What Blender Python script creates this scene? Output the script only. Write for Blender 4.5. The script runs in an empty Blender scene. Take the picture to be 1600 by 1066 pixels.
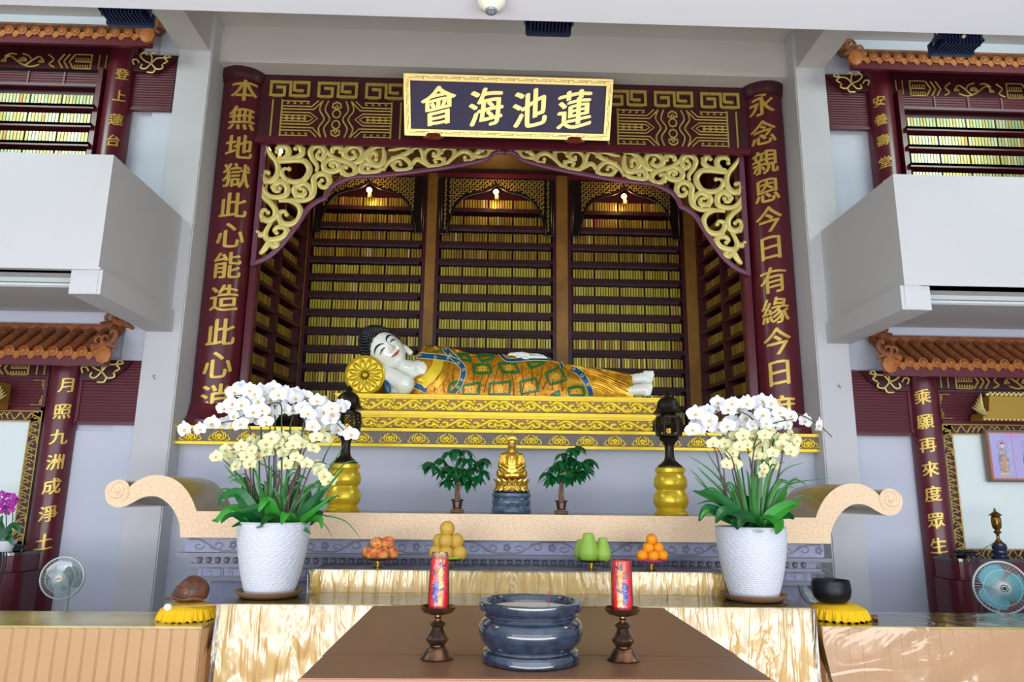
import bpy, bmesh, math, random
import numpy as np
from mathutils import Vector, Matrix, noise
random.seed(7)
PI=math.pi
S=bpy.context.scene; COL=S.collection
# ---------------------------------------------------------------- camera
PC=np.array([800.,533.]); DV=np.array([763.,775.]); VV=np.array([860.,-4750.])
F=float(np.sqrt(-(VV-PC)@(DV-PC)))
def nrm(v): return v/np.linalg.norm(v)
_d=nrm(np.array([*(DV-PC),F])); _u=nrm(np.array([*(VV-PC),F])); _x=nrm(np.cross(_u,_d))
if _x[0]<0: _x=-_x
_u=np.cross(_d,_x)
if _u[1]>0: _u=-_u
R3=np.array([_x,_d,_u]); CZ=1.65; CP=np.array([0,0,CZ])
def at(px,py,Y):
    r=R3@np.array([px-PC[0],py-PC[1],F]); return Vector(CP+r*(Y/r[1]))
def atz(px,py,z):
    r=R3@np.array([px-PC[0],py-PC[1],F]); return Vector(CP+r*((z-CZ)/r[2]))
cd=bpy.data.cameras.new('camera'); cam=bpy.data.objects.new('camera',cd); COL.objects.link(cam)
cd.sensor_width=36; cd.lens=F/1600*36; cd.clip_end=200
M=Matrix(((R3[0][0],-R3[0][1],-R3[0][2],0),(R3[1][0],-R3[1][1],-R3[1][2],0),(R3[2][0],-R3[2][1],-R3[2][2],CZ),(0,0,0,1)))
cam.matrix_world=M; S.camera=cam
# ---------------------------------------------------------------- world, lights, exposure
w=bpy.data.worlds.new('sky'); S.world=w; w.use_nodes=True
bg=w.node_tree.nodes['Background']; bg.inputs[0].default_value=(.72,.84,1,1); bg.inputs[1].default_value=2.0
sl=bpy.data.lights.new('sun','SUN'); sl.energy=3.2; sl.angle=.05; sl.color=(1,.95,.86)
so=bpy.data.objects.new('sun',sl); COL.objects.link(so); so.location=(-12,-12,14); so.rotation_euler=(math.radians(-28),math.radians(-32),0)
def area(name,loc,rot,sx,sy,e,col):
    l=bpy.data.lights.new(name,'AREA'); l.shape='RECTANGLE'; l.size=sx; l.size_y=sy; l.energy=e; l.color=col
    o=bpy.data.objects.new(name,l); COL.objects.link(o); o.location=loc; o.rotation_euler=rot; return o
area('daylight_opening',(0,-8.5,2.6),(math.radians(92),0,0),22,5,800,(.90,.94,1))
area('added_bounce_lamp',(0,-1.6,.25),(math.radians(148),0,0),12,1.6,780,(1,.96,.90))  # unseen area lamp added in place of light bounced off sunlit ground
for _s in (-1,1):
    _p=Vector((_s*5.6+.1,4.4,6.35)); _q=Vector((_s*3.7+.1,6.9,5.2))
    area('skylight_left' if _s<0 else 'skylight_right',_p,(_q-_p).to_track_quat('-Z','Y').to_euler(),1.6,1.2,100,(.84,1,.91))
S.view_settings.view_transform='Standard'; S.view_settings.look='None'; S.view_settings.gamma=1
S.view_settings.use_curve_mapping=False; S.view_settings.exposure=-0.28
# ---------------------------------------------------------------- materials
def lin(c): return tuple(((x/255)/12.92 if x/255<=.04045 else ((x/255+.055)/1.055)**2.4) for x in c)+(1,)
def mat(name,col,rough=.5,metal=0,var=0,vs=8,bump=0,bs=60,col2=None,stretch=None,spec=.5,coat=0,sss=0):
    m=bpy.data.materials.new(name); m.use_nodes=True; nt=m.node_tree; b=nt.nodes['Principled BSDF']
    b.inputs['Base Color'].default_value=lin(col); b.inputs['Roughness'].default_value=rough; b.inputs['Metallic'].default_value=metal
    b.inputs['Specular IOR Level'].default_value=spec; b.inputs['Coat Weight'].default_value=coat; b.inputs['Coat Roughness'].default_value=.08
    if var or bump:
        tc=nt.nodes.new('ShaderNodeTexCoord'); mp=nt.nodes.new('ShaderNodeMapping'); nt.links.new(tc.outputs['Object'],mp.inputs[0])
        if stretch: mp.inputs['Scale'].default_value=stretch
    if var:
        n=nt.nodes.new('ShaderNodeTexNoise'); n.inputs['Scale'].default_value=vs; n.inputs['Detail'].default_value=5; nt.links.new(mp.outputs[0],n.inputs[0])
        r=nt.nodes.new('ShaderNodeValToRGB'); c=lin(col); c2=lin(col2) if col2 else tuple(x*(1-var) for x in c[:3])+(1,)
        r.color_ramp.elements[0].position=.35; r.color_ramp.elements[1].position=.65
        r.color_ramp.elements[0].color=c2; r.color_ramp.elements[1].color=c
        nt.links.new(n.outputs['Fac'],r.inputs[0]); nt.links.new(r.outputs[0],b.inputs['Base Color'])
    if bump:
        n=nt.nodes.new('ShaderNodeTexNoise'); n.inputs['Scale'].default_value=bs; n.inputs['Detail'].default_value=4; nt.links.new(mp.outputs[0],n.inputs[0])
        bp=nt.nodes.new('ShaderNodeBump'); bp.inputs['Strength'].default_value=bump; bp.inputs['Distance'].default_value=.01
        nt.links.new(n.outputs['Fac'],bp.inputs['Height']); nt.links.new(bp.outputs[0],b.inputs['Normal'])
    return m
def emis(name,col,st):
    m=bpy.data.materials.new(name); m.use_nodes=True; b=m.node_tree.nodes['Principled BSDF']
    b.inputs['Base Color'].default_value=lin(col); b.inputs['Emission Color'].default_value=lin(col); b.inputs['Emission Strength'].default_value=st; return m
def clear(name,tint,gl=.12,rough=.08,bump=0,bs=20,stretch=None):
    m=bpy.data.materials.new(name); m.use_nodes=True; nt=m.node_tree; nt.nodes.remove(nt.nodes['Principled BSDF'])
    out=nt.nodes['Material Output']; t=nt.nodes.new('ShaderNodeBsdfTransparent'); t.inputs[0].default_value=tint
    g=nt.nodes.new('ShaderNodeBsdfGlossy'); g.inputs['Roughness'].default_value=rough
    mx=nt.nodes.new('ShaderNodeMixShader'); fr=nt.nodes.new('ShaderNodeLayerWeight'); fr.inputs[0].default_value=.35
    ad=nt.nodes.new('ShaderNodeMath'); ad.inputs[1].default_value=gl; ad.use_clamp=True
    nt.links.new(fr.outputs['Fresnel'],ad.inputs[0]); nt.links.new(ad.outputs[0],mx.inputs[0]); nt.links.new(t.outputs[0],mx.inputs[1]); nt.links.new(g.outputs[0],mx.inputs[2]); nt.links.new(mx.outputs[0],out.inputs[0])
    if bump:
        tc=nt.nodes.new('ShaderNodeTexCoord'); mp=nt.nodes.new('ShaderNodeMapping'); nt.links.new(tc.outputs['Object'],mp.inputs[0])
        if stretch: mp.inputs['Scale'].default_value=stretch
        n=nt.nodes.new('ShaderNodeTexNoise'); n.inputs['Scale'].default_value=bs; n.inputs['Detail'].default_value=3; n.inputs['Distortion'].default_value=1.2; nt.links.new(mp.outputs[0],n.inputs[0])
        bp=nt.nodes.new('ShaderNodeBump'); bp.inputs['Strength'].default_value=bump; bp.inputs['Distance'].default_value=.03
        nt.links.new(n.outputs['Fac'],bp.inputs['Height']); nt.links.new(bp.outputs[0],g.inputs['Normal']); nt.links.new(bp.outputs[0],fr.inputs['Normal'])
    return m
WALL=mat('wall_paint',(200,206,222),.7,var=.06,vs=.8,bump=.05,bs=90)
CREAM=mat('cream_paint',(202,203,208),.7,var=.05,vs=.7,bump=.05,bs=80)
CEIL=mat('ceiling_paint',(204,200,196),.8,var=.04,vs=1)
FLOORM=mat('terrazzo_floor',(150,140,132),.3,var=.2,vs=40)
GROUND=mat('pale_concrete',(190,186,178),.9,var=.1,vs=2)
MAROON=mat('maroon_lacquer',(92,26,40),.28,var=.12,vs=3,spec=.5)
MAROOND=mat('dark_maroon_wood',(66,20,30),.35,var=.15,vs=5)
PLUM=mat('plum_border',(104,52,78),.35)
GOLD=mat('gold_leaf',(222,188,92),.38,metal=.45,var=.1,vs=12)
PGOLD=mat('pale_gold_paint',(222,206,128),.36,metal=.2,var=.1,vs=10)
DGOLD=mat('dull_gold_paint',(186,160,76),.42,metal=.25,var=.15,vs=20)
YGOLD=mat('bright_yellow_gold',(236,204,48),.33,metal=.35,var=.1,vs=10)
TGOLD=mat('satin_gold',(222,192,52),.30,metal=.5,var=.05,vs=5)
GREYP=mat('grey_stone_panel',(120,110,104),.55,var=.25,vs=30)
def slat_mat():
    m=mat('maroon_slatting',(84,24,38),.45); nt=m.node_tree; b=nt.nodes['Principled BSDF']
    tc=nt.nodes.new('ShaderNodeTexCoord'); wv=nt.nodes.new('ShaderNodeTexWave'); wv.wave_type='BANDS'; wv.bands_direction='Z'; wv.inputs['Scale'].default_value=11
    bp=nt.nodes.new('ShaderNodeBump'); bp.inputs['Strength'].default_value=.6; bp.inputs['Distance'].default_value=.006
    nt.links.new(tc.outputs['Object'],wv.inputs[0]); nt.links.new(wv.outputs['Fac'],bp.inputs['Height']); nt.links.new(bp.outputs[0],b.inputs['Normal']); return m
SLAT=slat_mat()
# ---------------------------------------------------------------- mesh builder
from mathutils.geometry import tessellate_polygon
def fill_poly(bm,fa,fb,poly,a,b):
    bm.faces.remove(fa); bm.faces.remove(fb)
    for t in tessellate_polygon([[Vector((p[0],p[1],0)) for p in poly]]):
        for L in (a,b):
            try: bm.faces.new([L[i] for i in t])
            except ValueError: pass
class MB:
    def __init__(s): s.v=[]; s.f=[]; s.m=[]
    def add(s,vs,fs,mi=0):
        o=len(s.v); s.v.extend([tuple(v) for v in vs]); s.f.extend([tuple(i+o for i in f) for f in fs]); s.m.extend([mi]*len(fs)); return s
    def box(s,x0,x1,y0,y1,z0,z1,mi=0):
        return s.add([(x,y,z) for x in (x0,x1) for y in (y0,y1) for z in (z0,z1)],[(0,1,3,2),(4,6,7,5),(0,4,5,1),(2,3,7,6),(0,2,6,4),(1,5,7,3)],mi)
    def rbox(s,x0,x1,y0,y1,z0,z1,r=.01,mi=0):   # box with bevelled edges
        c=[(x0+x1)/2,(y0+y1)/2,(z0+z1)/2]; h=[(x1-x0)/2,(y1-y0)/2,(z1-z0)/2]; r=min(r,*h)
        bm=bmesh.new(); bmesh.ops.create_cube(bm,size=2)
        for v in bm.verts: v.co=Vector((v.co[i]*h[i]+c[i] for i in range(3)))
        bmesh.ops.bevel(bm,geom=bm.edges[:],offset=r,segments=2,affect='EDGES'); s.bm(bm,mi); return s
    def bm(s,bm,mi=0):
        bm.verts.index_update(); s.add([v.co[:] for v in bm.verts],[[v.index for v in f.verts] for f in bm.faces],mi); bm.free(); return s
    def lathe(s,pr,c=(0,0,0),n=32,mi=0,sx=1,sy=1,fn=None,caps=True):
        vs=[]; fs=[]
        for (r,z) in pr:
            for k in range(n):
                a=2*PI*k/n; rr=r*(fn(a,z) if fn else 1); vs.append((c[0]+rr*math.cos(a)*sx,c[1]+rr*math.sin(a)*sy,c[2]+z))
        for i in range(len(pr)-1):
            for k in range(n): k2=(k+1)%n; fs.append((i*n+k,i*n+k2,(i+1)*n+k2,(i+1)*n+k))
        if caps: fs.append(tuple(range(n))[::-1]); fs.append(tuple((len(pr)-1)*n+k for k in range(n)))
        return s.add(vs,fs,mi)
    def tube(s,pts,rs,n=8,mi=0,flat=None,caps=True):
        pts=[Vector(p) for p in pts]; 
        if not hasattr(rs,'__len__'): rs=[rs]*len(pts)
        vs=[]; fs=[]; N=len(pts); up=None
        for i,p in enumerate(pts):
            t=(pts[min(i+1,N-1)]-pts[max(i-1,0)]); t=t.normalized() if t.length>1e-9 else Vector((0,0,1))
            if flat is not None: b=Vector(flat); a=t.cross(b); a=a.normalized() if a.length>1e-6 else Vector((1,0,0)); q=b
            else:
                if up is None: up=Vector((0,0,1)) if abs(t.z)<.9 else Vector((1,0,0))
                a=t.cross(up).normalized(); q=a.cross(t).normalized(); up=q
            for k in range(n):
                an=2*PI*k/n; vs.append(p+a*math.cos(an)*rs[i]+q*math.sin(an)*rs[i]*(.6 if flat is not None else 1))
        for i in range(N-1):
            for k in range(n): k2=(k+1)%n; fs.append((i*n+k,i*n+k2,(i+1)*n+k2,(i+1)*n+k))
        if caps: fs.append(tuple(range(n))[::-1]); fs.append(tuple((N-1)*n+k for k in range(n)))
        return s.add(vs,fs,mi)
    def prism(s,poly,y0,y1,mi=0):  # polygon in XZ extruded along Y, poly list of (x,z)
        bm=bmesh.new(); a=[bm.verts.new((p[0],y0,p[1])) for p in poly]; b=[bm.verts.new((p[0],y1,p[1])) for p in poly]
        n=len(poly); fa=bm.faces.new(a); fb=bm.faces.new(b[::-1])
        for i in range(n): bm.faces.new((a[i],b[i],b[(i+1)%n],a[(i+1)%n]))
        fill_poly(bm,fa,fb,poly,a,b); bmesh.ops.recalc_face_normals(bm,faces=bm.faces[:]); return s.bm(bm,mi)
    def sph(s,c,r,n=16,m=10,mi=0,sc=(1,1,1)):
        vs=[];fs=[]
        for i in range(1,m):
            for k in range(n):
                t=PI*i/m; a=2*PI*k/n; vs.append((c[0]+r*sc[0]*math.sin(t)*math.cos(a),c[1]+r*sc[1]*math.sin(t)*math.sin(a),c[2]+r*sc[2]*math.cos(t)))
        top=len(vs); vs.append((c[0],c[1],c[2]+r*sc[2])); vs.append((c[0],c[1],c[2]-r*sc[2]))
        for i in range(m-2):
            for k in range(n): k2=(k+1)%n; fs.append((i*n+k,(i+1)*n+k,(i+1)*n+k2,i*n+k2))
        for k in range(n): k2=(k+1)%n; fs.append((top,k,k2)); fs.append((top+1,(m-2)*n+k2,(m-2)*n+k))
        return s.add(vs,fs,mi)
    def grid(s,fn,nu,nv,mi=0,mfn=None):
        o=[fn(i/nu,j/nv) for i in range(nu+1) for j in range(nv+1)]; W=nv+1
        fs=[(i*W+j,(i+1)*W+j,(i+1)*W+j+1,i*W+j+1) for i in range(nu) for j in range(nv)]
        s.add(o,fs,mi)
        if mfn: s.m[-len(fs):]=[mfn((i+.5)/nu,(j+.5)/nv) for i in range(nu) for j in range(nv)]
        return s
    def build(s,name,mats,parent=None,smooth=False,**kw):
        if not isinstance(mats,(list,tuple)): mats=[mats]
        me=bpy.data.meshes.new(name); off=Vector(parent_loc(parent))
        if 'loc' in kw: off=off+Vector(kw['loc'])
        me.from_pydata([(v[0]-off.x,v[1]-off.y,v[2]-off.z) for v in s.v],[],s.f)
        for m in mats: me.materials.append(m)
        if len(mats)>1: me.polygons.foreach_set('material_index',s.m)
        bm=bmesh.new(); bm.from_mesh(me)
        if kw.get('fixn',True): bmesh.ops.recalc_face_normals(bm,faces=bm.faces[:])
        bm.to_mesh(me); bm.free()
        if smooth: 
            me.polygons.foreach_set('use_smooth',[True]*len(me.polygons))
            try: me.set_sharp_from_angle(angle=math.radians(38 if smooth is True else smooth))
            except Exception: pass
        me.update(); o=bpy.data.objects.new(name,me); COL.objects.link(o)
        if parent: o.parent=parent
        if 'loc' in kw: o.location=kw['loc']
        return o
def parent_loc(p):
    v=Vector((0,0,0))
    while p is not None: v=v+p.location; p=p.parent
    return v
def tag(o,label=None,cat=None,group=None,kind=None):
    if label: o['label']=label
    if cat: o['category']=cat
    if group: o['group']=group
    if kind: o['kind']=kind
    return o
def thing(name,label,cat,loc=(0,0,0),group=None):
    o=bpy.data.objects.new(name,None); o.empty_display_size=.05; COL.objects.link(o); o.location=loc; return tag(o,label,cat,group)
def struct(o): o['kind']='structure'; return o
def copy_tree(o,parent=None,loc=None):
    kids=list(o.children); c=o.copy(); COL.objects.link(c); c.parent=parent
    if loc is not None: c.location=loc
    for k in kids: copy_tree(k,c)
    return c
def shared(name,me,parent,loc,rot=(0,0,0),sc=(1,1,1)):
    o=bpy.data.objects.new(name,me); COL.objects.link(o); o.parent=parent; o.location=Vector(loc)-parent_loc(parent); o.rotation_euler=rot; o.scale=sc; return o
def smooth_pts(pts,k=6):
    P=[Vector(p) for p in pts]; out=[]
    for i in range(len(P)-1):
        a=P[max(i-1,0)];b=P[i];c=P[i+1];d=P[min(i+2,len(P)-1)]
        for j in range(k):
            t=j/k; out.append(.5*((2*b)+(c-a)*t+(2*a-5*b+4*c-d)*t*t+(3*b-a-3*c+d)*t**3))
    out.append(P[-1]); return out
def blob(caps,voxel,smooth=6,fac=.6):
    """one continuous surface from spheres/capsules: (p0,r0,p1,r1) or (p,r)"""
    b=MB()
    for c in caps:
        if len(c)==2: b.sph(c[0],c[1],16,12)
        elif len(c)==3: b.sph(c[0],c[1],16,12,sc=c[2])
        else:
            p,q=Vector(c[0]),Vector(c[2]); n=max(2,int((q-p).length/(min(c[1],c[3])*.5)))
            for i in range(n+1): b.sph(p.lerp(q,i/n),c[1]+(c[3]-c[1])*i/n,12,9)
    me=bpy.data.meshes.new('tmp'); me.from_pydata(b.v,[],b.f); o=bpy.data.objects.new('tmp',me); COL.objects.link(o)
    m=o.modifiers.new('r','REMESH'); m.mode='VOXEL'; m.voxel_size=voxel
    m=o.modifiers.new('s','SMOOTH'); m.iterations=smooth; m.factor=fac
    dg=bpy.context.evaluated_depsgraph_get(); r=bpy.data.meshes.new_from_object(o.evaluated_get(dg)); 
    out=MB(); out.add([v.co[:] for v in r.vertices],[tuple(p.vertices) for p in r.polygons])
    bpy.data.objects.remove(o); bpy.data.meshes.remove(me); bpy.data.meshes.remove(r); return out
# written characters: glyph outlines thickened like brush strokes
_gl={}
def glyph(ch):
    if ch in _gl: return _gl[ch]
    t=bpy.data.curves.new('g','FONT'); t.body=ch; t.align_x='CENTER'; t.resolution_u=3; t.size=1; t.extrude=.0
    o=bpy.data.objects.new('g',t); COL.objects.link(o); dg=bpy.context.evaluated_depsgraph_get(); dg.update()
    me=bpy.data.meshes.new_from_object(o.evaluated_get(dg)); bm=bmesh.new(); bm.from_mesh(me)
    bmesh.ops.remove_doubles(bm,verts=bm.verts[:],dist=1e-5)
    for _ in range(3):
        es=[e for e in bm.edges if e.calc_length()>.16]
        if not es: break
        bmesh.ops.subdivide_edges(bm,edges=es,cuts=1); bmesh.ops.triangulate(bm,faces=bm.faces[:])
    bm.verts.index_update(); V=[v.co.copy() for v in bm.verts]; Fc=[[v.index for v in f.verts] for f in bm.faces]
    B=[(e.verts[0].index,e.verts[1].index) for e in bm.edges if len(e.link_faces)==1]
    bm.free(); bpy.data.objects.remove(o); bpy.data.curves.remove(t); bpy.data.meshes.remove(me)
    if V:
        xs=[v.x for v in V]; ys=[v.y for v in V]; cx=(min(xs)+max(xs))/2; cy=(min(ys)+max(ys))/2
        V=[Vector((v.x-cx,v.y-cy,0)) for v in V]
    _gl[ch]=(V,Fc,B); return _gl[ch]
def char_mb(mb,ch,mapf,size,thick=.012,mi=0,shear=.10,bold=.022):
    """mapf(x,y,h)->world point; x,y in glyph plane metres, h = height off the surface"""
    V,Fc,B=glyph(ch)
    for k,(dx,dy) in enumerate(((0,0),(bold,bold*.3),(-bold,-bold*.3),(bold*.4,bold*.7))):
        h=thick*(1-.06*k); W=[]
        for v in V:
            x=(v.x+dx)*size; y=(v.y+dy+v.x*shear+.03*math.sin(v.x*5+v.y*3))*size
            W.append((x,y))
        top=[mapf(x,y,h) for x,y in W]; bot=[mapf(x,y,0) for x,y in W]; n=len(W)
        mb.add(top+bot,[tuple(f) for f in Fc]+[(a,b,b+n,a+n) for a,b in B],mi)
# ================================================================ THE SETTING
CX=.112
struct(MB().box(-9,9,-3,9.6,-.1,0).build('floor',FLOORM))
struct(MB().box(-60,60,-60,-3,-.15,-.05).build('ground',GROUND))
struct(MB().box(-9,9,3.6,9.6,6.55,6.7).build('ceiling',CEIL))
tag(struct(MB().box(-9,9,-3.0,3.62,4.28,6.7).build('ceiling_porch',mat('porch_white_paint',(236,240,252),.7,var=.04,vs=.6))))
for s,n in ((-1,'wall_left'),(1,'wall_right')):
    struct(MB().box(*sorted((s*9,s*9.15)),-3,9.6,0,6.7).build(n,WALL))
XL,XR=-2.93,3.155
struct(MB().box(-9,-3.275,6.9,7.2,0,6.55).build('wall_back_left',WALL))
struct(MB().box(3.485,9,6.9,7.2,0,6.55).build('wall_back_right',WALL))
struct(MB().box(-9,-3.23,6.87,6.9,0,2.2).box(-3.5,-3.27,6.86,6.9,2.2,6.5).build('trim_1',WALL))
struct(MB().rbox(-3.275,XL,6.79,7.75,0,6.55,.012).build('trim_2',CREAM))
struct(MB().rbox(XR,3.485,6.79,7.75,0,6.55,.012).build('trim_3',CREAM))
struct(MB().box(-3.265,-2.965,3.62,6.79,6.12,6.56).build('ceiling_beam_left',CEIL))
struct(MB().box(3.185,3.475,3.62,6.79,6.12,6.56).build('ceiling_beam_right',CEIL))
struct(MB().box(XL,XR,6.98,7.9,6.12,6.56).build('ceiling_beam_centre',CEIL))
struct(MB().box(XL,XR,7.02,7.2,0,2.1).build('wall_altar',WALL))
struct(MB().box(XL,XR,7.02,9.5,2.1,2.262).build('niche_floor',MAROOND))
struct(MB().box(XL,XR,9.32,9.5,2.262,6.6).box(XL-.1,XL,7.7,9.5,2.2,6.6).box(XR,XR+.1,7.7,9.5,2.2,6.6).build('wall_niche',MAROOND))
struct(MB().box(XL,XR,7.5,9.5,5.93,6.1).build('niche_ceiling',mat('olive_brown_board',(84,66,34),.6)))
# balconies: parapet, side wall, slab, edge beam
def balcony(name,x0,x1,side):
    b=MB(); z0,z1=3.335,4.288
    xi=x1-side*.02; b.box(min(x0,x1),max(x0,x1),5.46,5.60,z0,z1); b.box(min(x0,xi),max(x0,xi),5.47,6.88,z0,z0+.12)
    e=x1; s=side; xa,xb=(e,e-s*.14)
    b.box(min(xa,xb),max(xa,xb),5.601,6.79,3.14,z1-.002); b.box(min(xa,xb),max(xa,xb),5.47,5.61,3.14,3.34)
    xa,xb=(e+s*.03,e-s*.21); b.box(min(xa,xb),max(xa,xb),5.475,6.79,3.135,3.334)
    if side>0: b.box(min(x0,x1),x1+.02,5.45,5.50,3.325,3.345)
    return struct(b.build(name,CREAM))
balcony('balcony_left',-9,-3.045,1); balcony('balcony_right',9,3.293,-1)
# ---------------------------------------------------------------- tiled canopies
TERRA=mat('terracotta_tile',(148,84,38),.6,var=.3,vs=14,col2=(104,58,32)); TERRAB=mat('ochre_tile_end',(172,102,38),.5,var=.25,vs=30)
def tile_meshes():
    rise=.29; run=.37; n=10
    b=MB(); L=math.hypot(rise,run)
    b.tube([(0,0,0),(0,run,rise)],.036,12); t=b.build('roof_tile',TERRA,smooth=True)
    b=MB(); prof=[(.043,-.012),(.046,0),(.046,.008),(.036,.012),(.034,.006),(.016,.006),(.014,.013),(0.001,.014)]
    b.lathe([(r,z) for r,z in prof],n=18)
    for k in range(8): a=k*PI/4; b.sph((.025*math.cos(a),.025*math.sin(a),.008),.006,6,4)
    b.v=[(x,-z,y) for x,y,z in b.v]; e=b.build('tile_end',TERRAB,smooth=True)
    b=MB(); b.prism([(-.034,.02),(-.036,-.015),(-.02,-.04),(0,-.055),(.02,-.04),(.036,-.015),(.034,.02)],-.012,0); d=b.build('drip_tile',TERRAB)
    r=[x.data for x in (t,e,d)]
    for x in (t,e,d): bpy.data.objects.remove(x)
    return r
TM=tile_meshes()
def dragon(parent,p,s,k=1.0,name='ridge_ornament'):
    b=MB(); P=lambda x,z:(p[0]+s*x*k,p[1],p[2]+z*k)
    f=(0,1,0)
    b.tube(smooth_pts([P(-.16,-.02),P(-.06,.0),P(.03,.03),P(.1,.1),P(.1,.17),P(.055,.19),P(.04,.155)]),[.05*k]*7+[.045*k]*10+[.035*k]*10+[.02*k]*10,8,flat=f)if False else None
    pts=smooth_pts([P(-.16,-.02),P(-.06,.0),P(.03,.03),P(.1,.1),P(.1,.17),P(.055,.19),P(.04,.155)]); b.tube(pts,[.055*k*(1-.65*i/len(pts)) for i in range(len(pts))],10,flat=f)
    pts=smooth_pts([P(-.1,.02),P(-.13,.08),P(-.09,.12),P(-.05,.09),P(-.075,.065)]); b.tube(pts,.018*k,8,flat=f)
    pts=smooth_pts([P(-.04,.05),P(-.05,.11),P(0,.13),P(.02,.09)]); b.tube(pts,.018*k,8,flat=f)
    pts=smooth_pts([P(.02,.02),P(.09,.0),P(.14,-.03)]); b.tube(pts,[.035*k*(1-.7*i/len(pts)) for i in range(len(pts))],8,flat=f)
    b.sph(P(-.04,.045),.03*k,10,8); b.build(name,TERRA,parent,smooth=60)
def canopy(label,x_in,x_out,s,ze,full):
    Ye=6.47; base=(x_in,6.85,ze); c=thing('tiled_canopy',label,'canopy',base)
    lo,hi=sorted((x_in,x_out)); 
    b=MB(); b.box(lo,hi,Ye+.01,Ye+.05,ze-.125,ze-.02); b.build('fascia_board',MAROON,c)
    b=MB(); zz=ze-.015; l2,h2=(lo+(.18 if s<0 else 0),hi-(.18 if s>0 else 0)); b.add([(lo,Ye,zz),(hi,Ye,zz),(h2,6.9,zz+.32),(l2,6.9,zz+.32)],[(0,1,2,3)]); b.add([(lo,Ye+.02,zz-.03),(hi,Ye+.02,zz-.03),(h2,6.9,zz+.28),(l2,6.9,zz+.28)],[(3,2,1,0)],1); b.build('roof_deck',[TERRA,MAROOND],c,fixn=False)  # underside is dark maroon, so the roof's shade is in its colour
    b=MB(); b.rbox(lo+.1,hi-.1,6.8,6.9,ze+.26,ze+.335,.02); b.build('ridge_tile',TERRA,c)
    n=int((hi-lo)/.128)
    for i in range(n):
        x=x_in-s*(.10+i*.128)
        p=(x,Ye,ze)
        shared('roof_tile',TM[0],c,p); shared('tile_end',TM[1],c,(x,Ye-.002,ze)); shared('drip_tile',TM[2],c,(x-s*.064,Ye+.01,ze-.02))
    dragon(c,(x_in-s*.13,6.84,ze+.33),s,1.0); dragon(c,(x_in-s*.05,6.5,ze+.06),s,.75)
    b=MB(); b.tube([(x_in-s*.02,6.48,ze-.0),(x_in-s*.16,6.84,ze+.32)],.035,10); b.build('hip_tile',TERRA,c,smooth=True)
    b=MB(); b.lathe([(.066,-.02),(.07,0),(.07,.02),(.03,.03),(0.001,.032)],n=8); b.v=[(x_in-s*.03+x,6.46-z,ze-.03+y*1.15) for x,y,z in b.v]; b.build('hip_tile_end',TERRAB,c)
    return c
canopy('terracotta tiled canopy above the left lower altar, dragon finial at its end',-3.42,-6.2,1,2.87,1)
canopy('terracotta tiled canopy above the right lower altar, beside the framed picture',3.64,6.4,-1,2.90,1)
canopy('ochre tiled canopy above the left upstairs tablet shelves',-3.40,-6.4,1,6.07,0)
canopy('ochre tiled canopy above the right upstairs tablet shelves',3.60,6.6,-1,6.05,0)
# ---------------------------------------------------------------- side pillars with couplets
def pillar_chars(parent,cx,cy,r,items,size,name='gold_character',gm=None,faceang=None):
    for ch,z,sz in items:
        a0=faceang if faceang is not None else math.atan2(0-cy,0-cx)
        def mp(x,y,h,z=z):
            a=a0+x/r; rr=r+.002+h; return (cx+rr*math.cos(a),cy+rr*math.sin(a),z+y)
        b=MB(); char_mb(b,ch,mp,sz or size,.006,bold=.022); b.build(name,gm or PGOLD,parent,fixn=False)
def zat(px,py,Y): return at(px,py,Y).z
def side_pillar(label,x,z0,z1,chars,s):
    c=thing('round_pillar',label,'pillar',(x,6.84,z0)); r=.135
    MB().lathe([(r,z0),(r,z1)],(x,6.84,0),32).build('shaft',MAROON,c,smooth=True)
    pillar_chars(c,x,6.84,r,[(ch,zat(px,py,6.71),sz) for ch,px,py,sz in chars],.12,gm=GOLD)
    return c
side_pillar('maroon round pillar with gold characters 月照九洲成淨土, left lower storey',-3.965,0,3.0,[(c,x,y,.145) for c,x,y in (('月',96,602),('照',91,643),('九',87,683),('洲',80,722),('成',76,760),('淨',70,803),('土',64,847))],1)
side_pillar('maroon round pillar with gold characters 乘願再來度眾生, right lower storey',4.185,0,3.0,[(c,x,y,.145) for c,x,y in (('乘',1442,620),('願',1445,659),('再',1451.6,696),('來',1453.7,733),('度',1457,772),('眾',1461,814),('生',1465,853))],-1)
side_pillar('maroon round pillar with gold characters 登上蓮台 behind the left balcony',-3.84,3.4,6.28,[(c,x,y,.125) for c,x,y in (('登',195,115),('上',188,149),('蓮',183,186),('台',178,219))],1)
side_pillar('maroon round pillar with gold characters 安養壽堂 behind the right balcony',4.06,3.4,6.28,[(c,x,y,.125) for c,x,y in (('安',1365,157),('養',1370,186),('壽',1374,218),('堂',1378,252),('林',1382,288))],-1)
# ---------------------------------------------------------------- slatted maroon panels between pillar and column, with carved brackets
def vine_bracket(parent,x,z,s,k=1.0):
    b=MB(); P=lambda u,v:(x+s*u*k,6.775,z+v*k); f=(0,1,0)
    for pl in ([(.0,.0),(-.07,.03),(-.12,.09),(-.07,.13),(-.05,.09)],[(0,0),(-.05,-.06),(-.1,-.05),(-.09,-.01)],[(0,0),(.06,-.06),(.12,-.05),(.11,-.01)],[(0,0),(.05,.06),(.12,.07),(.15,.11),(.19,.08)],[(0,0),(.0,.07),(-.02,.11),(.03,.13)],[(.12,.0),(.16,.03),(.13,.06),(.19,.08)],[(-.12,.0),(-.15,.04),(-.19,.03),(-.17,-.02)],[(.05,-.06),(.03,-.1),(-.03,-.1)]):
        b.tube(smooth_pts([P(*p) for p in pl]),.0085*k,6,flat=f)
    b.build('gold_vine',PGOLD,parent,smooth=60)
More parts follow.
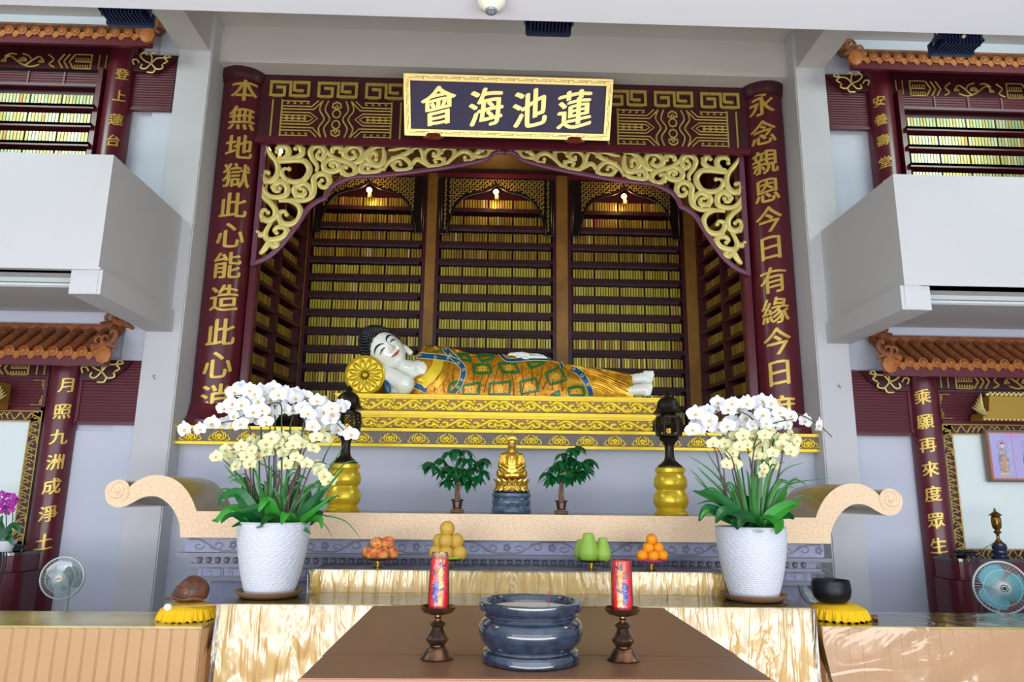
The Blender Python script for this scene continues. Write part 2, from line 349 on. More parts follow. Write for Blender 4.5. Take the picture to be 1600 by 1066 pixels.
def slat_panel(label,x0,x1,z0,z1,s,bz):
    c=thing('slatted_panel',label,'panel',((x0+x1)/2,6.86,z0))
    MB().box(x0,x1,6.83,6.87,z0,z1).build('panel_board',SLAT,c)
    xi=x0 if s>0 else x1
    MB().box(xi-.015,xi+.015,6.815,6.865,z0,z1).box(x0,x1,6.815,6.865,z0-.01,z0+.02).build('panel_frame',MAROON,c)
    poly=[(0,0),(.27,0),(.33,.06),(.40,.10),(.46,.19),(0,.19)]
    MB().prism([(xi+s*u,bz+v) for u,v in poly],6.79,6.83).build('bracket',MAROOND,c)
    vine_bracket(c,xi+s*.20,bz+.085,s,1.0)
    return c
slat_panel('maroon slatted panel with gold vine bracket, left of the hall below the balcony',-3.82,-3.27,2.262,2.86,1,2.66)
slat_panel('maroon slatted panel with gold vine bracket, right of the hall below the balcony',3.485,4.04,2.262,2.88,-1,2.68)
slat_panel('maroon slatted panel with gold vine bracket, high on the left above the balcony',-3.73,-3.3,5.455,6.05,1,5.86)
slat_panel('maroon slatted panel with gold vine bracket, high on the right above the balcony',3.5,3.95,5.45,6.05,-1,5.86)
# ---------------------------------------------------------------- patterned lintels over the side bays
def side_lintel(label,x0,x1,z0,z1,s,slat=None):
    """x0 = end beside the pillar, runs away from the hall"""
    c=thing('patterned_lintel',label,'lintel',(x0,6.85,z0)); lo,hi=sorted((x0,x1))
    if z0>4: MB().box(*sorted((x0+s*.28,x1)),6.86,6.9,z1,z1+.27).build('shade_fill_board',MAROOND,c)  # dark board added to paint in the shade between lintel and canopy
    MB().box(lo,hi,6.82,6.9,z0,z1).build('lintel_board',MAROOND,c)
    b=MB(); h=z1-z0; y=6.818; X=lambda u:x0-s*u
    def bar(u0,v0,u1,v1,t=.009): b.tube([(X(u0),y,z0+v0*h),(X(u1),y,z0+v1*h)],t,6,flat=(0,1,0))
    bar(.05,.08,.05,.95,.006); bar(.12,.08,.12,.95,.006)
    u=.2
    while u<abs(x1-x0)-.8:
        bar(u,.05,u,.95); bar(u,.95,u+.16,.95,.006); bar(u,.05,u+.16,.05,.006); bar(u,.5,u+.16,.5,.008)
        for k in range(6):
            bar(u+.03+.025*k,.56,u+.03+.025*k,.72,.007); bar(u+.03+.025*k,.1,u+.03+.025*k,.28,.007)
        for k in range(3):
            q=u+.17+.055*k; bar(q,.95,q+.05,.5,.009); bar(q+.05,.5,q,.05,.009)
        q=u+.36
        f=(0,1,0); P=lambda a,v:(X(q+a),y,z0+v*h)
        for pl in ([(0,.1),(.06,.3),(.02,.6),(.08,.9)],[(.12,.5),(.17,.75),(.24,.5),(.3,.2),(.36,.35)],[(.24,.5),(.28,.8),(.34,.9)],[(.52,.5),(.47,.75),(.4,.5),(.34,.25)],[(.66,.1),(.6,.3),(.64,.6),(.58,.9)],[(.16,.25),(.24,.1),(.32,.2)],[(.4,.85),(.46,.9),(.52,.7)]):
            b.tube(smooth_pts([P(*p) for p in pl],4),.009,6,flat=f)
        for a,v,r in ((.33,.55,.045),(.14,.5,.028),(.52,.5,.028)):
            for k in range(7):
                an=PI*k/6; b.tube([P(a,v-.1),(X(q+a)+r*math.cos(an),y,z0+(v-.1)*h+r*math.sin(an))],.007,6,flat=f)
        u+=1.05
    b.build('gold_pattern',DGOLD,c,smooth=60)
    return c
side_lintel('gold patterned maroon lintel under the left lower tiled canopy',-4.12,-6.2,2.70,2.84,1)
side_lintel('gold patterned maroon lintel under the right lower tiled canopy',4.32,6.4,2.71,2.87,-1)
side_lintel('gold patterned maroon lintel under the left upper tiled canopy',-3.96,-6.4,5.88,6.06,1)
side_lintel('gold patterned maroon lintel under the right upper tiled canopy',4.2,6.6,5.84,6.03,-1)
# shade under the upper canopies is put in by the lintels' added dark boards
# ---------------------------------------------------------------- upstairs tablet shelves
TABM=[mat('pale_gold_tablet',(186,184,144),.3,metal=.3),mat('yellow_gold_tablet',(166,158,92),.3,metal=.35),mat('green_gold_tablet',(156,172,132),.28,metal=.35),mat('bronze_tablet',(176,128,60),.35,metal=.4)]
TRIMP=mat('grey_plum_trim',(120,92,98),.45)
def side_shelf(label,x0,x1,s,tl):
    lo,hi=sorted((x0,x1)); c=thing('tablet_shelf',label,'shelf',((lo+hi)/2,6.9,4.3))
    MB().box(lo,hi,6.86,6.9,3.46,5.86).build('back_board',MAROOND,c)
    MB().box(x0-.03,x0+.02,6.74,6.86,3.46,5.86).build('upright',MAROON,c)
    n=0
    MB().box(lo,hi,6.79,6.85,5.69,5.82).build('panel_board',SLAT,c)
    b=MB(); b.box(lo,hi,6.775,6.80,5.665,5.69)
    for k in range(4): 
        xx=x0-s*(.02+.36*k+.7*0); b.box(xx-s*0-.008-s*.36,xx+.008-s*.36,6.775,6.80,5.69,5.82)
    b.build('panel_frame',TRIMP,c)
    for i in range(6):
        z=5.425-i*.203
        MB().box(lo,hi,6.70,6.86,z-.028,z).box(lo,hi,6.70,6.72,z-.045,z).build('shelf_board',MAROON,c)
    return c
side_shelf('tall maroon shelves of memorial tablets behind the left balcony',-4.0,-6.2,1,0)
side_shelf('tall maroon shelves of memorial tablets behind the right balcony',4.24,6.4,-1,0)
def tablet_mesh(m,w,h,d):
    b=MB(); b.box(-w/2,w/2,-d/2,d/2,0,h); b.box(-w*.28,w*.28,-d/2-.002,-d/2,h*.2,h*.85); o=b.build('memorial_tablet',m); me=o.data; bpy.data.objects.remove(o); return me
TME=[tablet_mesh(m,.026,.125,.018) for m in TABM]
nt_=0
for s,x0,lab,gr in ((1,-4.03,'slim gold memorial tablet standing on the shelves behind the left balcony','memorial tablets behind the left balcony'),(-1,4.27,'slim gold memorial tablet standing on the shelves behind the right balcony','memorial tablets behind the right balcony')):
    rest=MB()
    for i in range(4):
        z=5.425-i*.203
        for k in range(60):
            x=x0-s*(.03+k*.0335+(k//9)*.012)
            vis=k<(24+i if s>0 else 29-i//2)
            me=TME[random.choices((0,1,2,3),(4,2,5,.35) if i<1 else (1,4,4,.3))[0]]
            if abs(x)>6.1: break
            if k<(33 if s>0 else 37):
                o=bpy.data.objects.new('memorial_tablet',me); COL.objects.link(o); o.location=(x,6.76,z); w_=('top','second','third','lowest visible')[i]; tag(o,'slim gold memorial tablet on the %s shelf behind the %s balcony'%(w_,'left' if s>0 else 'right'),'memorial tablet','tablets on the %s shelf behind the %s balcony'%(w_,'left' if s>0 else 'right')); nt_+=1
# ================================================================ THE NICHE
ZL=2.262
def main_pillar(label,x,chars):
    c=thing('round_pillar',label,'pillar',(x,7.3,ZL)); r=.225
    MB().lathe([(r,2.45),(r,5.98)],(x,7.3,0),48).build('shaft',MAROON,c,smooth=True)
    MB().lathe([(r,5.97),(.245,5.985),(.25,6.02),(.262,6.04),(.262,6.119),(.2,6.119)],(x,7.3,0),48).build('capital',MAROOND,c,smooth=True)
    MB().lathe([(.33,ZL),(.33,ZL+.07),(.30,ZL+.09),(.27,ZL+.12),(.245,ZL+.19),(.235,ZL+.24)],(x,7.3,0),16).build('base',MAROON,c,smooth=30)
    pillar_chars(c,x,7.3,r,[(ch,zat(px,py,7.075),None) for ch,px,py in chars],.285,gm=GOLD)
main_pillar('left tall maroon pillar with raised gold characters 本無地獄此心能造此心消',-2.755,(('本',380,138),('無',375,183),('地',371,228),('獄',363,273),('此',359,320),('心',356,367),('能',351,414),('造',345,465),('此',341,519),('心',336,570),('消',331,622)))
main_pillar('right tall maroon pillar with raised gold characters 永念親恩今日有緣今日度',2.985,(('永',1192,161),('念',1195,206),('親',1200,252),('恩',1204,297),('今',1208,342),('日',1210,387),('有',1212,437),('緣',1217,485),('今',1221,533),('日',1224,583),('度',1227,640)))
# patterned head board of the niche
c=thing('niche_head_board','wide maroon board with gold key fret and striped panels above the niche','board',(CX,7.3,5.33))
MB().box(-2.56,2.79,7.2,7.34,5.33,6.119).build('board',MAROOND,c)
MB().rbox(-2.56,2.79,7.17,7.22,5.30,5.365,.01).box(-2.56,2.79,7.185,7.2,5.36,5.38).build('lower_rail',MAROON,c)
def key_unit(b,x,z,w,h,t=.024):
    y=7.195; f=(0,1,0)
    def pl(ps): 
        for (a,c_),(d,e) in zip(ps,ps[1:]):
            x0,x1=sorted((x+a*w,x+d*w)); z0,z1=sorted((z+c_*h,z+e*h)); pl.k=getattr(pl,'k',0)+1; b.box(x0-t/2,x1+t/2,y-.012-.0004*pl.k,y+.01,z0-t/2,z1+t/2)
    pl([(.17,.62),(.36,.62),(.36,0),(0,0),(0,1),(.52,1),(.52,0),(1,0),(1,1),(.62,1),(.62,.38),(.83,.38)])
for x in (-2.43,-1.915,-1.40,1.245,1.76,2.275): b=MB(); key_unit(b,x,5.865,.405,.16,.03); b.build('key_fret',DGOLD,c)
def stripe_panel(x0,x1,z0,z1,name):
    b=MB(); W=x1-x0; H=z1-z0; y=7.194; f=(0,1,0); X=lambda u:x0+u*W; Z=lambda v:z0+v*H
    def L(ps,t=.008,sm=False):
        P=[(X(u),y,Z(v)) for u,v in ps]; 
        if sm: P=smooth_pts(P,5)
        b.tube(P,t,6,flat=f)
    L([(-.085,0),(-.085,1)],.01); L([(1.085,0),(1.085,1)],.01); L([(0,0),(0,1)],.01); L([(1,0),(1,1)],.01)
    for m in (0,1):
        q=(lambda u:u) if m==0 else (lambda u:1-u)
        for sg in (0,1):
            v_=(lambda v:v) if sg==0 else (lambda v:1-v)
            L([(q(0),v_(.17)),(q(.27),v_(.17)),(q(.33),v_(0))]); L([(q(0),v_(.25)),(q(.29),v_(.25)),(q(.37),v_(0))])
            L([(q(0),v_(.03)),(q(.25),v_(.03))],.006)
            for k in range(4): u=.05+.06*k; L([(q(u),v_(.03)),(q(u+.012),v_(.09)),(q(u-.008),v_(.1))],.008)
        L([(q(0),.34),(q(.26),.34),(q(.33),.5),(q(.26),.66),(q(0),.66)]); L([(q(0),.42),(q(.25),.42),(q(.29),.5),(q(.25),.58),(q(0),.58)])
        L([(q(0),.5),(q(.22),.5)],.008)
        for k in range(4):
            u=.05+.055*k; L([(q(u),.44),(q(u),.56)],.011); L([(q(u-.012),.5),(q(u+.012),.5)],.013)
        L([(q(.37),1),(q(.345),.75),(q(.39),.5),(q(.345),.25),(q(.37),0)],.009,True); L([(q(.42),1),(q(.395),.75),(q(.44),.5),(q(.395),.25),(q(.42),0)],.009,True)
    for sg in (1,-1):
        cz=.5+sg*.15; L([(.5+.035*math.cos(a),cz+.11*math.sin(a)) for a in [k*PI/8 for k in range(17)]],.009)
        cz=.5+sg*.37; L([(.5,cz-sg*.08),(.46,cz-sg*.05),(.465,cz+sg*.05),(.5,cz+sg*.1),(.535,cz+sg*.05),(.54,cz-sg*.05),(.5,cz-sg*.08)],.011)
        L([(.485,cz-sg*.04),(.5,cz+sg*.02),(.515,cz-sg*.04)],.009)
    return b.build(name,DGOLD,c,smooth=60)
stripe_panel(-2.30,-1.12,5.39,5.82,'striped_relief'); stripe_panel(1.34,2.55,5.39,5.82,'striped_relief')
# name board
T0=Vector((-.945,6.70,5.865)); T1=Vector((1.204,6.70,5.862)); B0=Vector((-.940,7.0,5.335)); 
ex=(T1-T0).normalized(); W=(T1-T0).length; ez=(T0-B0).normalized(); ez=(ez-ex*ez.dot(ex)).normalized(); H=(T0-B0).length; ey=ex.cross(ez)*-1
if ey.y>0: ey=-ey
NAVY=mat('navy_lacquer',(36,30,84),.4,var=.3,vs=5,col2=(52,38,74),spec=.3)
CGOLD=mat('polished_pale_gold',(228,198,124),.3,metal=.4)
c=thing('name_board','navy hanging board in a gold fret frame, gold characters 會海池蓮','sign',tuple((T0+B0)/2+ex*W/2))
def sp(u,v,h): p=B0+ex*u+ez*v+ey*h; return (p.x,p.y,p.z)
def sbox(b,u0,u1,v0,v1,h0,h1): b.add([sp(u,v,h) for u in (u0,u1) for v in (v0,v1) for h in (h0,h1)],[(0,1,3,2),(4,6,7,5),(0,4,5,1),(2,3,7,6),(0,2,6,4),(1,5,7,3)])
b=MB(); sbox(b,0,W,0,H,-.05,0); b.build('board',MAROOND,c)
b=MB(); sbox(b,.06,W-.06,.06,H-.06,0,.01); b.build('field',NAVY,c)
b=MB()
for (u0,u1,v0,v1) in ((0,W,0,.012),(0,W,H-.012,H),(0,.012,0,H),(W-.012,W,0,H),(.052,W-.052,.052,.066),(.052,W-.052,H-.066,H-.052),(.052,.066,.052,H-.052),(W-.066,W-.052,.052,H-.052)): sbox(b,u0,u1,v0,v1,0,.03)
b.build('frame',CGOLD,c)
b=MB(); sbox(b,.012,W-.012,.012,.054,0,.02); sbox(b,.012,W-.012,H-.054,H-.012,0,.02); sbox(b,.012,.054,.05,H-.05,0,.02); sbox(b,W-.054,W-.012,.05,H-.05,0,.02); b.build('frame_band',CGOLD,c)
for u in (.4,1.7):
    b=MB(); q=B0+ex*u+ez*(H*.75); b.tube([(q.x,q.y+.03,q.z),(q.x,7.2,q.z+.02)],.015,8); b.tube([(q.x,q.y+.03,q.z),(q.x,7.2,q.z+.16)],.008,6); b.build('hanging_bracket',MAROOND,c)
b=MB()
n=11
for i in range(n):
    u=.05+i*(W-.1)/n; uw=(W-.1)/n
    for v in (.0,H-.066):
        sbox(b,u,u+uw*.8,v+.026,v+.031,.02,.0215); sbox(b,u+uw*.35,u+uw*1.1,v+.04,v+.045,.02,.0215); sbox(b,u+uw*.8,u+uw*.8+.005,v+.014,v+.045,.02,.0215)
for i in range(4):
    v=.06+i*(H-.12)/4; vh=(H-.12)/4
    for u in (0,W-.066):
        sbox(b,u+.026,u+.031,v,v+vh*.8,.02,.0215); sbox(b,u+.04,u+.045,v+vh*.35,v+vh*1.1,.02,.0215)
b.build('fret_lines',MAROOND,c)
for ch,u in (('會',.355),('海',.845),('池',1.30),('蓮',1.765)):
    b=MB(); char_mb(b,ch,lambda x,y,h,u=u:sp(u+x,.30+y*1.06,.011+h),.37,.012,bold=.028,shear=.13); b.build('gold_character',CGOLD,c,fixn=False)
for u in (.30,1.78):
    b=MB(); q=B0+ex*u+ey*.0; b.lathe([(.09,-.02),(.10,0),(.085,.02),(.04,.035),(0.001,.04)],(q.x,q.y-.01,q.z-.01),16,sy=.4,fn=lambda a,z:1+.12*math.cos(6*a)); b.build('rest_boss',mat('carved_red_boss',(120,30,24),.35),c,smooth=60)
# ---------------------------------------------------------------- carved fretwork brackets
def fret_bracket(s,label):
    c=thing('fretwork_bracket',label,'carving',(CX-s*1.4,7.25,5.3)); Y=7.25
    mir=lambda p:(CX-(p.x-CX) if s<0 else p.x, p.y, p.z)
    Xof=.03
    def PA(u,v): p=at(400+u/5.33,220+v/5.33,Y); return mir(p)
    def PB(u,v): p=at(600+u/8.89,220+v/8.89,Y); return mir(p)
    def stroke(fn,ps,w,name='scroll_vine'):
        pts=smooth_pts([fn(*p) for p in ps],6); n=len(pts)
        rs=[w*(.55+.75*math.sin(PI*min(1,(i/n)*1.05))**.7) for i in range(n)]
        rs[-1]=w*.75
        b=MB(); b.tube(pts,rs,10,flat=(0,1,0)); e=pts[-1]; b.sph((e.x,e.y-.004,e.z),w*.95,10,7,sc=(1,.8,1))
        # cloud lobes on the outer rim near the curl
        k=int(n*.62)
        for q in (k,int(n*.74)):
            p=pts[q]; t=(pts[min(q+2,n-1)]-pts[q-2]).normalized(); nn=t.cross(Vector((0,1,0))); cen=pts[-1]
            if (p+nn-cen).length<(p-nn-cen).length: nn=-nn
            if n>30: pp=p+nn*w*.75; b.sph((pp.x,pp.y,pp.z),w*.85,8,6,sc=(1,.7,1)); pq=p+nn*w*.2; b.sph((pq.x,pq.y-w*.75,pq.z),w*.3,6,5)
        b.build(name,PGOLD,c,smooth=60)
    wA=.0275; wB=.023
    A=[[(80,40),(120,120),(175,168),(260,168),(330,163),(405,172),(445,230),(430,290),(385,335),(310,345),(245,320),(215,270),(235,235),(278,238)],
    [(80,60),(135,125),(175,190),(185,250),(165,305),(120,340),(70,325),(55,285),(78,258),(105,270)],
    [(190,160),(260,152),(340,140),(385,105),(375,60),(345,45),(330,68)],
    [(190,150),(230,150),(270,110),(265,65),(220,45),(180,60),(175,95)],
    [(500,258),(510,212),(470,150),(455,90),(490,48),(545,48),(575,90),(560,140),(525,150),(508,115),(530,92)],
    [(560,48),(600,100),(660,150),(760,180),(825,225),(820,278),(762,292),(715,250),(728,215),(752,225)],
    [(830,188),(880,125),(868,65),(805,45),(748,78),(740,120),(780,150),(830,130),(812,95)],
    [(640,105),(640,68),(680,50),(715,72),(705,95)],
    [(770,188),(680,152),(605,158),(565,198),(580,248),(640,258),(690,235),(680,192),(640,178),(620,205),(640,215)],
    [(790,192),(870,170),(930,100),(990,52),(1058,50)],
    [(45,365),(70,420),(120,465),(200,472),(252,448),(258,385),(210,345),(160,368),(152,410),(185,422),(200,398)],
    [(200,500),(300,495),(400,500),(470,460),(485,380),(482,320),(520,282),(580,282),(612,330),(592,382),(545,385),(528,350),(550,332)],
    [(430,500),(462,440),(440,382),(390,357),(330,388),(322,430),(350,455),(402,448),(402,410),(372,400)],
    [(190,505),(280,502),(350,540),(372,600),(342,670),(282,698),(222,688),(190,640),(202,598),(242,592),(256,618)],
    [(42,400),(62,470),(120,520),(162,580),(152,640),(100,668),(48,640),(42,602),(72,575),(102,600)],
    [(155,640),(112,700),(78,770),(92,820),(152,825),(220,805),(256,760),(236,725),(182,722),(152,748),(172,770)],
    [(78,760),(52,785),(22,780),(12,762)],[(30,945),(70,905),(105,850),(110,835)],[(110,850),(148,885),(185,872),(165,852)],
    [(1058,232),(1000,258),(900,268),(875,235),(902,195),(952,202),(935,232)],[(1000,160),(1000,110),(960,105),(940,150),(975,200),(1030,205),(1062,165),(1068,110),(1058,60)][::-1]]
    B=[[(0,410),(60,310),(160,240),(262,232),(350,300),(370,352),(330,402),(190,405),(130,350),(160,292),(220,292),(232,332)],
    [(60,130),(150,122),(250,92),(330,92),(350,150),(260,202),(130,250),(40,330),(0,400)],
    [(385,175),(400,120),(480,92),(532,160),(560,270),(630,350),(720,355),(810,338),(830,270),(762,242),(700,268),(722,300)],
    [(570,280),(570,180),(622,112),(700,92),(770,140),(752,200),(690,215),(690,180)],
    [(402,340),(422,290),(470,262),(540,300),(620,360)],[(930,270),(972,200),(972,122),(900,92),(832,112),(802,170)],
    [(830,345),(900,292),(1000,202),(1100,150),(1200,178),(1240,240),(1200,285),(1130,272),(1122,232)],
    [(1180,160),(1260,202),(1350,232),(1430,220),(1470,160),(1440,112),(1380,112),(1372,140)],[(1250,190),(1320,150),(1332,92)],[(1470,190),(1520,125),(1590,125)]]
    for a in A: stroke(PA,a,wA)
    for a in B: stroke(PB,a,wB)
    curve=[(791,231),(770,240),(757,249),(712,259),(656,267),(600,274),(559,275.5),(541,280),(522,289),(511,301),(507,310),(497,314),(482,325),(469,344),(452,368),(434,389),(415,404),(392,413)]
    pts=smooth_pts([mir(at(x,y,Y)) for x,y in curve],4)
    pts=[Vector((p.x,p.y,min(p.z,5.30))) for p in pts]
    b=MB(); b.tube(pts,.030,8,flat=(0,1,0)); e=pts[-1]
    b.box(min(e.x,e.x+s*.05)-.0,max(e.x,e.x+s*.05),Y-.02,Y+.02,e.z-.02,5.32); b.build('border_rail',PLUM,c,smooth=60)
    return c
fret_bracket(1,'openwork bracket of pale gold cloud scrolls, left of the niche opening')
fret_bracket(-1,'openwork bracket of pale gold cloud scrolls, right of the niche opening')
# pilasters beside the pillars and dividing posts at the back
for x0,x1,l in ((-2.52,-2.44,'narrow maroon pilaster beside the left tall pillar'),(2.66,2.75,'narrow maroon pilaster beside the right tall pillar')):
    tag(MB().rbox(x0,x1,7.28,7.4,ZL+.25,5.33,.01).build('pilaster',MAROON),l,'pilaster')
# ---------------------------------------------------------------- tablet cabinets at the back of the niche
YB=9.15
POSTM=mat('gilt_brown_post',(150,108,44),.45,metal=.2,var=.3,vs=4)
BLACKW=mat('black_lacquer',(26,20,20),.25)
SHELFM=mat('near_black_maroon',(48,14,22),.5,spec=.3)
bays=[(-2.36,-.915),(-.70,.79),(1.03,2.48)]
rowz=[5.374-.2355*i for i in range(13)]
NT=[mat('olive_gold_tablet',(176,154,52),.34,metal=.45),mat('bright_olive_tablet',(206,196,80),.28,metal=.5),mat('brown_gold_tablet',(150,116,46),.4,metal=.4),mat('rose_tablet',(178,130,92),.45),mat('pale_tablet',(198,186,130),.35,metal=.2)]
LACE=mat('silver_lace_rail',(120,100,112),.4,metal=.2)
for bi,(x0,x1) in enumerate(bays):
    nm=('left','middle','right')[bi]
    c=thing('tablet_cabinet','%s bay of dark maroon tablet shelves behind the reclining statue'%nm,'cabinet',((x0+x1)/2,YB,ZL))
    MB().box(x0,x1,YB+.1,YB+.15,ZL,5.85).build('back_board',MAROOND,c)
    for xx in (x0-.04,x1): MB().box(xx,xx+.04,YB-.14,YB+.1,ZL,5.85).build('upright',MAROOND,c)
    MB().box(x0-.04,x1+.04,YB-.20,YB-.1,5.79,5.84).build('top_rail',MAROON,c)
    for z in rowz:
        b=MB(); b.box(x0,x1,YB-.12,YB+.1,z-.03,z-.005); b.box(x0,x1,YB-.135,YB-.12,z-.055,z); b.build('shelf_board',SHELFM,c)
        b=MB(); nseg=int((x1-x0)/.05)
        if .9>0 and z<5.3:
            for k in range(nseg):
                xx=x0+.03+k*.05; b.tube([(xx+.021*math.cos(a),YB-.13,z-.072+.014*math.sin(a)) for a in [j*PI/4 for j in range(9)]],.0026,4,flat=(0,1,0),caps=False)
            b.build('lace_rail',LACE,c)
    # carved spandrel arch hanging in front
    xm=(x0+x1)/2; w=(x1-x0)/2-.01
    def arch(t):   # half profile, t 0 at crown ..1 at foot -> (dx,z)
        P=[(0,5.695),(.06,5.64),(.16,5.585),(.32,5.545),(.45,5.48),(.54,5.38),(.60,5.22),(.625,5.08),(.63,4.985)]
        return [(a*w/.73,z) for a,z in P]
    A=[(p.x,p.z) for p in smooth_pts([(a,0,z) for a,z in arch(0)],4)]
    for sg in (-1,1):
        poly=[(xm,5.785)]+[(xm+sg*a,z) for a,z in A]+[(xm+sg*w,4.985),(xm+sg*w,5.785)]
        MB().prism(poly,YB-.18,YB-.165).build('spandrel_panel',BLACKW,c)
        b=MB(); b.tube([(xm+sg*a,YB-.185,z) for a,z in A],.014,6,flat=(0,1,0)); b.tube([(xm+sg*w,YB-.185,4.99),(xm+sg*w,YB-.185,5.78)],.016,6,flat=(0,1,0)); b.tube([(xm+sg*A[-1][0],YB-.185,4.99),(xm+sg*w,YB-.185,4.99)],.014,6,flat=(0,1,0)); b.build('spandrel_edge',BLACKW,c,smooth=60)
        b=MB(); rr=random.Random(bi)
        def inside(x,z):
            a=abs(x-xm)
            if a>w-.035 or z>5.765 or z<5.02: return False
            for (a0,z0),(a1,z1) in zip(A,A[1:]):
                if a0<=a<=a1 and a1>a0: return z>z0+(z1-z0)*(a-a0)/(a1-a0)+.028
            return a>=A[-1][0]+.02
        step=.033
        for i in range(24):
            for j in range(25):
                x=xm+sg*(i+.5)*step; z=5.765-(j+.5)*step
                if not(inside(x,z) and inside(x+.012,z-.012) and inside(x-.012,z+.012)): continue
                t=.0035; y0=YB-.19; y1=YB-.18; h=step*.46
                if (i+j)%2: b.box(x-h,x+h,y0,y1,z-t,z+t); b.box(x-h,x-h+2*t,y0,y1,z-h,z+t) if (i//2)%2 else b.box(x+h-2*t,x+h,y0,y1,z-t,z+h)
                else: b.box(x-t,x+t,y0,y1,z-h,z+h); b.box(x-h*.8,x+t,y0,y1,z+h-2*t,z+h) if (j//2)%2 else b.box(x-t,x+h*.8,y0,y1,z-h,z-h+2*t)
        if b.v: b.build('gold_lattice',GOLD,c)['kind']='stuff'
# gilt posts between bays
for x0,x1,l in ((-2.545,-2.40,'gilt brown post left of the left tablet bay'),(-.872,-.742,'gilt brown post between left and middle tablet bays'),(.832,.985,'gilt brown post between middle and right tablet bays'),(2.525,2.69,'gilt brown post right of the right tablet bay')):
    tag(MB().rbox(x0,x1,YB-.16,YB+.1,ZL,5.855,.008).build('wooden_post',POSTM),l,'post')
tag(MB().box(-2.6,2.75,YB-.1,YB+.1,5.86,5.93).build('head_rail',MAROOND),'dark rail above the three tablet bays at the back','rail')
# slanting side shelves of the niche
def splay(s,label):
    xf,xb=(-2.60,-2.52) if s>0 else (2.83,2.70)
    if s>0: xf,xb=-2.58,-2.40
    else: xf,xb=2.82,2.66
    y0,y1=7.55,YB-.2
    c=thing('side_tablet_cabinet',label,'cabinet',((xf+xb)/2,8.2,ZL))
    X=lambda y,d:xf+(xb-xf)*(y-y0)/(y1-y0)+s*d
    def slab(b,ya,yb,d0,d1,z0,z1): b.add([(X(y,d),y,z) for y in (ya,yb) for d in (d0,d1) for z in (z0,z1)],[(0,1,3,2),(4,6,7,5),(0,4,5,1),(2,3,7,6),(0,2,6,4),(1,5,7,3)])
    b=MB(); slab(b,y0,y1,-.2,-.16,ZL,5.9); b.build('back_board',MAROOND,c)
    for y in (y0,(y0+y1)/2-.03,y1-.06):
        b=MB(); slab(b,y,y+.06,-.16,.0,ZL,5.9); b.build('upright',MAROOND,c)
    for z in rowz:
        b=MB(); slab(b,y0,y1,-.16,0,z-.05,z-.005); b.build('shelf_board',MAROOND,c)
    b=MB(); rr=random.Random(3)
    for z in rowz:
        y=y0+.08
        while y<y1-.1:
            q=rr.random(); slab(b,y,y+.026,-.09,-.07,z,z+.14); b.m[-6:]=[3 if q<.03 else rr.choice((0,2,2))]*6; y+=.032
    b.build('memorial_tablet',NT,c)['kind']='stuff'
splay(1,'maroon side shelves of gold tablets inside the niche, left wall'); splay(-1,'maroon side shelves of gold tablets inside the niche, right wall')
b=MB(); rr=random.Random(5)
RED=mat('red_tablet',(190,30,50),.4)
for bi,(x0,x1) in enumerate(bays):
    for ri,z in enumerate(rowz):
        x=x0+.03; k=0
        while x<x1-.03:
            if k%9==8: x+=.016
            h=.133; q=rr.random(); pale=.10 if ri in(1,2,3) else .035
            mi=3 if q<pale*.6 else 4 if q<pale else (rr.choice((0,1,1)) if 3<ri<8 else rr.choice((0,0,1,2)) if ri>=8 else rr.choice((0,2,2,0)))  # middle rows get brighter tablets, outdoor reflection put into the colour
            if bi==2 and ri==1 and k==8: mi=5
            b.box(x,x+.0245,YB-.09,YB-.07,z,z+h+rr.uniform(-.004,.004)); b.m[-6:]=[mi]*6
            x+=.0345; k+=1
o=b.build('memorial_tablet',NT+[RED]); tag(o,'rows of small gold memorial tablets filling the niche cabinets behind the statue','memorial tablets',kind='stuff')
# bulbs
BULB=emis('lit_bulb',(255,214,150),25); SOCK=mat('bulb_socket',(200,180,150),.4)
def bulb(px,py,Y,label,e=9):
    p=at(px,py,Y); c=thing('light_bulb',label,'lamp',tuple(p))
    MB().sph(p,.034,14,10).build('bulb',BULB,c,smooth=True)
    MB().lathe([(.0,-.10),(.026,-.095),(.03,-.06),(.022,-.03)],(p.x+.012,p.y-.01,p.z-.02),14).build('glass_cup',mat('amber_cup',(220,170,100),.15,spec=.8),c,smooth=True)
    MB().tube([(p.x,p.y,p.z),(p.x,p.y+.1,p.z+.04)],.012,8).build('socket',SOCK,c,smooth=True)
    l=bpy.data.lights.new('bulb_light','POINT'); l.energy=e; l.color=(1,.62,.28); l.shadow_soft_size=.04; o=bpy.data.objects.new('bulb_light',l); COL.objects.link(o); o.parent=c; o.location=(0,-.06,0)
bulb(577,297,YB-.30,'small lit warm bulb in the crown of the left niche arch'); bulb(775,300,YB-.30,'small lit warm bulb in the crown of the middle niche arch')
bulb(975,307,YB-.30,'small lit warm bulb in the crown of the right niche arch'); bulb(437,236,7.55,'small lit warm bulb behind the left fretwork corner',3)
